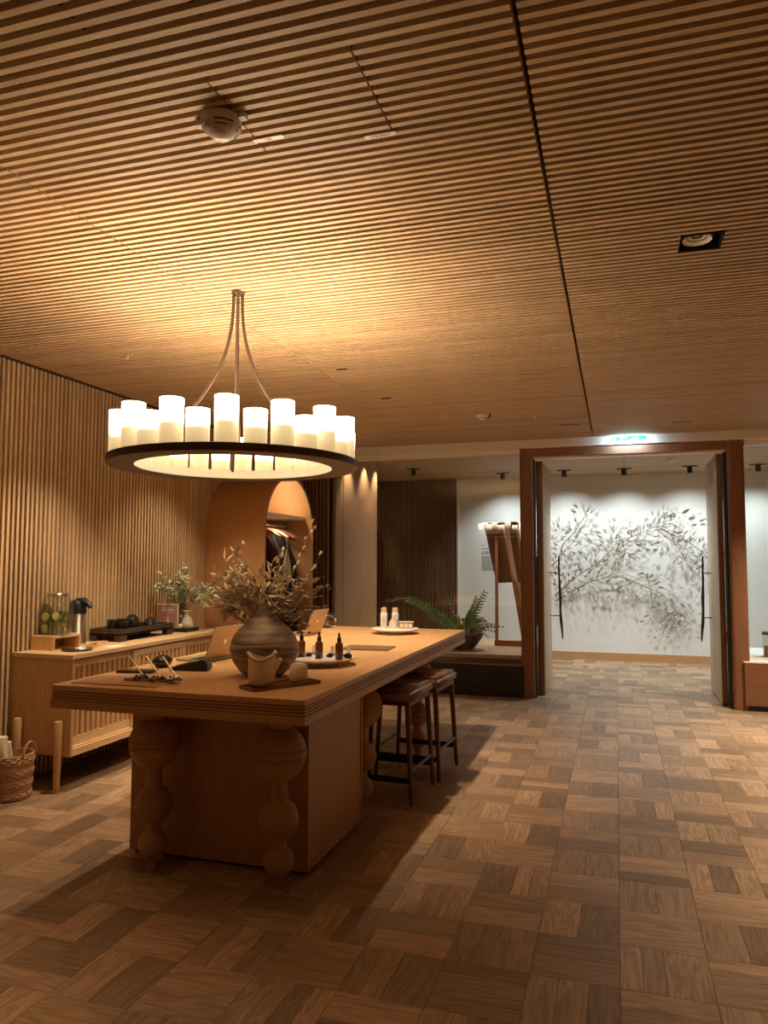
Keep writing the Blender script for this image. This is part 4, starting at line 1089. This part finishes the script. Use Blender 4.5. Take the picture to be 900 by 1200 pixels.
laptop(-2.40, 5.73, R(-4), 'open laptop with champagne lid behind the amber bottles')
# glass bowl behind laptop
gb = thing('glass_bowl', 'small clear glass bowl at the far end of the table behind the laptop', 'bowl', (-2.56, 6.42, TZ))
MB().lathe([(.04, 0), (.075, .03), (.085, .08), (.06, .125), (.055, .13)], 24).build('bowl', 'smoke', gb, 60)
MB().tube([(.09*cos(a*.5), .02*sin(a*.5), .06+.05*sin(a*.4)) for a in range(14)], .006, 6).build('white_band', 'paper', gb, 60)
# writing mat, pen stands, keypad, mouse, card terminal
mt = thing('writing_mat', 'tan leather writing mat at the front left corner of the table', 'mat', (-2.345, 3.205, TZ), R(1))
MB().bbox(-.245, .235, -.115, .13, 0, .005, .001).build('sheet', 'tan', mt)
p0 = None
for i, (x, y, lab) in enumerate(((-2.275, 3.23, 'leftmost silver pen in a crystal rest on the tan mat'), (-2.185, 3.235, 'middle silver pen in a crystal rest on the tan mat'), (-2.100, 3.24, 'rightmost silver pen in a crystal rest on the tan mat'))):
    if p0 is None:
        p0 = t = thing('pen_stand', lab, 'pen', (0, 0, 0), 0, 'silver pens on the tan mat')
        d = MB(); random.seed(4)
        for k in range(9): d.ball((-.03+.02*(k % 3)+U(-.006, .006), -.02+.018*(k//3), .012+U(0, .014)), U(.009, .014), 6)
        d.prism([(-.085, -.035), (-.03, -.03), (-.02, -.008), (-.05, -.012)], .001, .014)
        d.build('crystal_base', M.setdefault('crystal', plain('dark faceted metal', (.30, .26, .22), .15, .9)), t)
        MB().tube([(.015, .0, .014), (-.10, .02, .118)], .0045, 10).build('pen_barrel', 'silver', t, 60)
        MB().tube([(.03, -.003, .002), (.015, .0, .014)], [.0015, .004], 8).build('nib', 'silver', t, 60)
    else: t = copy_tree(p0)
    t.location = (x+.005*i, y, TZ+.0055); t['label'] = lab; t.rotation_euler.z = R(-3*i)
kp = thing('keypad', 'flat black keypad behind the pens', 'keypad', (-2.50, 3.50, TZ), R(10))
MB().bbox(-.10, .10, -.045, .045, .0, .012, .003).build('body', 'black', kp)
mb = MB()
for r in range(3):
    for c in range(8): mb.box(-.09+c*.0225, -.073+c*.0225, -.036+r*.025, -.017+r*.025, .012, .015)
mb.build('keys', 'leather', kp)
ms = tag(MB().ball((0, 0, 0), 1, 20, (.055, .065, .035)).build('computer_mouse', 'blackcer', None, 60, (-2.49, 3.72, TZ+.034)), 'glossy black computer mouse behind the keypad', 'mouse')
cr = thing('card_terminal', 'black card payment terminal before the left laptop', 'terminal', (-2.265, 3.665, TZ), R(12))
mb = MB().prism([(-.11, 0), (.09, 0), (.105, .012), (.10, .045), (.075, .062), (.03, .050), (-.10, .018)], -.042, .042, 'Y'); mb.build('body', 'black', cr)
MB().add([(.035, -.03, .0535), (.075, -.03, .0635), (.075, .03, .0635), (.035, .03, .0535)], [(0, 1, 2, 3)]).build('display', 'blackcer', cr)
mb = MB()
for r in range(4):
    for c in range(3): xq = -.08+r*.025; zq = .018+(xq+.10)*.246+.001; mb.box(xq, xq+.017, -.030+c*.022, -.014+c*.022, zq, zq+.004)
mb.build('keys', 'leather', cr)

# ------------------------------------------------------------------ chandelier
CHX, CHY = -1.828, 3.328; RZ0, RZ1 = 1.972, 2.008
ch = thing('chandelier', 'round bronze ring chandelier with a crown of glowing candle shades above the table', 'chandelier', (CHX, CHY, 0))
RO, RI, RC = .618, .488, .553
mb = MB(); n = 96; pr = [(RI, RZ0), (RO-.004, RZ0), (RO, RZ0+.004), (RO, RZ1-.002), (RO-.003, RZ1), (RI, RZ1), (RI, RZ0)]
mb.lathe(pr, n, cap=False); mb.build('ring', 'bronze', ch, 40)
MB().lathe([(RI-.002, RZ0+.002), (RI-.002, RZ1+.012), (RI+.004, RZ1+.012)], n, cap=False).build('inner_band', 'cream', ch, 40)
MB().lathe([(.033, CZ-.010), (.035, CZ-.003), (.035, CZ)], 28).build('canopy', 'bronze_l', ch, 40)
va = atan2(CHY, CHX)
for k in range(4):
    a = va+k*pi/2+.03; pts = []
    for i in range(19):
        u = i/18; z = CZ-.01-(CZ-.01-RZ1)*u; r = .022+(RI+.012-.022)*u**2.5; pts.append((r*cos(a), r*sin(a), z))
    MB().tube(pts, .0085, 10).build('arm', 'bronze_l', ch, 60)
NC = 28
hts = {0: .210, 1: .150}
for k in range(NC):
    a = va+pi+(k-.33)*2*pi/NC; h = hts[k % 2]+.006*sin(k*2.1); r = .052
    c = (RC*cos(a), RC*sin(a), RZ1)
    s = MB().lathe([(r, 0), (r, h), (r-.004, h), (r-.004, h-.004)], 28, (0, 0, 0), cap=False).build('candle_shade', 'shade', ch, 50, c)
    MB().lathe([(.0001, h-.020), (r-.006, h-.020)], 20, cap=False).build('candle_lamp', 'flame', s)

# ------------------------------------------------------------------ ceiling fittings
dt = thing('smoke_detector', 'large cream smoke detector on the ceiling near the access hatch', 'smoke detector', (-1.150, 1.97, CZ))
MB().lathe([(.030, -.062), (.042, -.048), (.055, -.040), (.062, -.022), (.063, -.004), (.058, 0)], 36).build('housing', 'plastic', dt, 50)
for r_, z_ in ((.0500, -.0445), (.0585, -.0335)):
    for q0 in (.15, 1.75, 3.3, 4.85):
        MB().tube([(r_*cos(q0+i*.13), r_*sin(q0+i*.13), z_) for i in range(9)], .0024, 6).build('vent_slit', 'black', dt)
MB().lathe([(.0001, -.070), (.020, -.069), (.030, -.062)], 24, cap=False).build('lens', 'lens', dt, 50)
for q0 in (-.085, .058): MB().box(q0, q0+.027, -.012, .012, -.016, 0).build('bracket', 'paper', dt)
def small_det(x, y, lab):
    t = thing('smoke_detector', lab, 'smoke detector', (x, y, CZ))
    MB().lathe([(.0001, -.045), (.018, -.043), (.03, -.030), (.045, -.022), (.055, -.006), (.055, 0)], 26).build('housing', 'lens', t, 50)
    MB().lathe([(.034, -.0285), (.043, -.0235)], 24, cap=False).build('vent_slit', 'slotd', t)
small_det(-1.18, 6.86, 'small white smoke detector on the ceiling before the glass front')
small_det(.715, 10.48, 'small white smoke detector on the corridor ceiling')
tag(MB().bar((-1.13, 6.95, CZ-.004), (-1.09, 6.78, CZ-.004), .012, .008).build('linear_diffuser', 'slotd'), 'short black slot beside the small smoke detector', 'vent')
for x, y, lab in ((.64, 7.72, 'narrow dark slot in the ceiling near the right column'), (-.42, 7.55, 'narrow dark slot in the ceiling above the left column'), (-1.86, 4.9, 'narrow dark slot in the ceiling near the panel joint'), (-1.84, 5.9, 'narrow dark slot further along the panel joint')):
    tag(MB().bbox(x-.10 if y > 7 else x-.03, x+.10 if y > 7 else x+.05, y-.011, y+.011, CZ-.0035, CZ+.03, .001).build('linear_diffuser', 'slotd'), lab, 'vent')
sp = thing('sprinkler', 'tiny white sprinkler head on the ceiling left of the columns', 'sprinkler', (-.70, 6.98, CZ))
MB().tube([(0, 0, 0), (0, 0, -.03)], .006, 8).build('stem', 'lens', sp); MB().lathe([(.0001, -.034), (.014, -.032), (.014, -.03)], 12).build('deflector', 'lens', sp)
sp = thing('sprinkler', 'tiny white sprinkler head on the ceiling above the left wall', 'sprinkler', (-3.10, 4.15, CZ))
MB().tube([(0, 0, 0), (0, 0, -.02)], .006, 8).build('stem', 'lens', sp); MB().lathe([(.0001, -.024), (.014, -.022), (.014, -.02)], 12).build('deflector', 'lens', sp)
for sx_, sy_, sp_, tx_ in ((-1.84, 4.9, 70, -1.9), (-1.82, 5.9, 70, -1.9), (-3.10, 4.15, 62, -3.35), (-3.10, 5.6, 42, -3.4)):
    spot('fill_spot', (sx_, sy_, CZ-.03), (tx_, sy_+.05, .9), sp_, WARM, 84, .7, .03)  # spots added for brightness; only the table pair sits at modelled slots
# recessed downlight
dl = thing('downlight', 'square recessed downlight with round white reflector in the ceiling', 'ceiling light', ((DLX[0]+DLX[1])/2, (DLX[2]+DLX[3])/2, CZ))
hw = (DLX[1]-DLX[0])/2-.002; hh = (DLX[3]-DLX[2])/2-.006
MB().box(-hw, hw, -hh, hh, .060, .064).box(-hw, -hw+.003, -hh, hh, .0, .06).box(hw-.003, hw, -hh, hh, 0, .06).box(-hw, hw, -hh, -hh+.003, .0, .06).box(-hw, hw, hh-.003, hh, 0, .06).build('recess_box', 'felt_dark', dl)
MB().lathe([(.052, .018), (.060, .012), (.062, .016), (.062, .03)], 28, (-.015, 0, 0), cap=False).build('rim', 'lens', dl, 50)
MB().lathe([(.0001, .035), (.02, .033), (.052, .018)], 28, (-.015, 0, 0), cap=False).build('reflector', M['lens'], dl, 50)
MB().lathe([(.012, .0310), (.024, .0295), (.024, .0285), (.012, .030)], 20, (-.015, 0, 0), cap=False).build('lamp_ring', 'black', dl)
MB().lathe([(.036, .0235), (.040, .0215)], 24, (-.015, 0, 0), cap=False).build('lamp_ring', 'slotd', dl)
# label strips beside hatch
def text_obj(body, size, mat, parent, loc, rot_):
    c = bpy.data.curves.new('lettering', 'FONT'); c.body = body; c.size = size; c.extrude = .0003; c.align_x = 'CENTER'; c.align_y = 'CENTER'
    o = bpy.data.objects.new('lettering', c); col.objects.link(o); o.parent = parent; o.location = loc; o.rotation_euler = rot_
    c.materials.append(M[mat]); bpy.context.view_layer.update()
    me = bpy.data.meshes.new_from_object(o.evaluated_get(bpy.context.evaluated_depsgraph_get())); bpy.data.objects.remove(o); bpy.data.curves.remove(c)
    o = link('lettering', me, parent, loc); o.rotation_euler = rot_; return o
for x, y, s_, lab in ((-.705, 2.203, 'UTE ONLY', 'thin white printed label strip right of the smoke detector hatch'), (-1.06, 2.115, 'VAL', 'thin white printed label strip just below the smoke detector')):
    t = thing('label_strip', lab, 'label', (x, y, CZ))
    MB().box(-.052, .052, -.010, .010, -.0016, -.0004).build('strip', 'lens', t)
    text_obj(s_, .014, 'black', t, (0, 0, -.002), (pi, 0, 0))

# unseen fill spots added outside the frame to brighten the room
for x, y, p, c in FILL: spot('room_fill', (x, y, CZ-.03), (x, y, 0), p, c, 100, 1, .05)
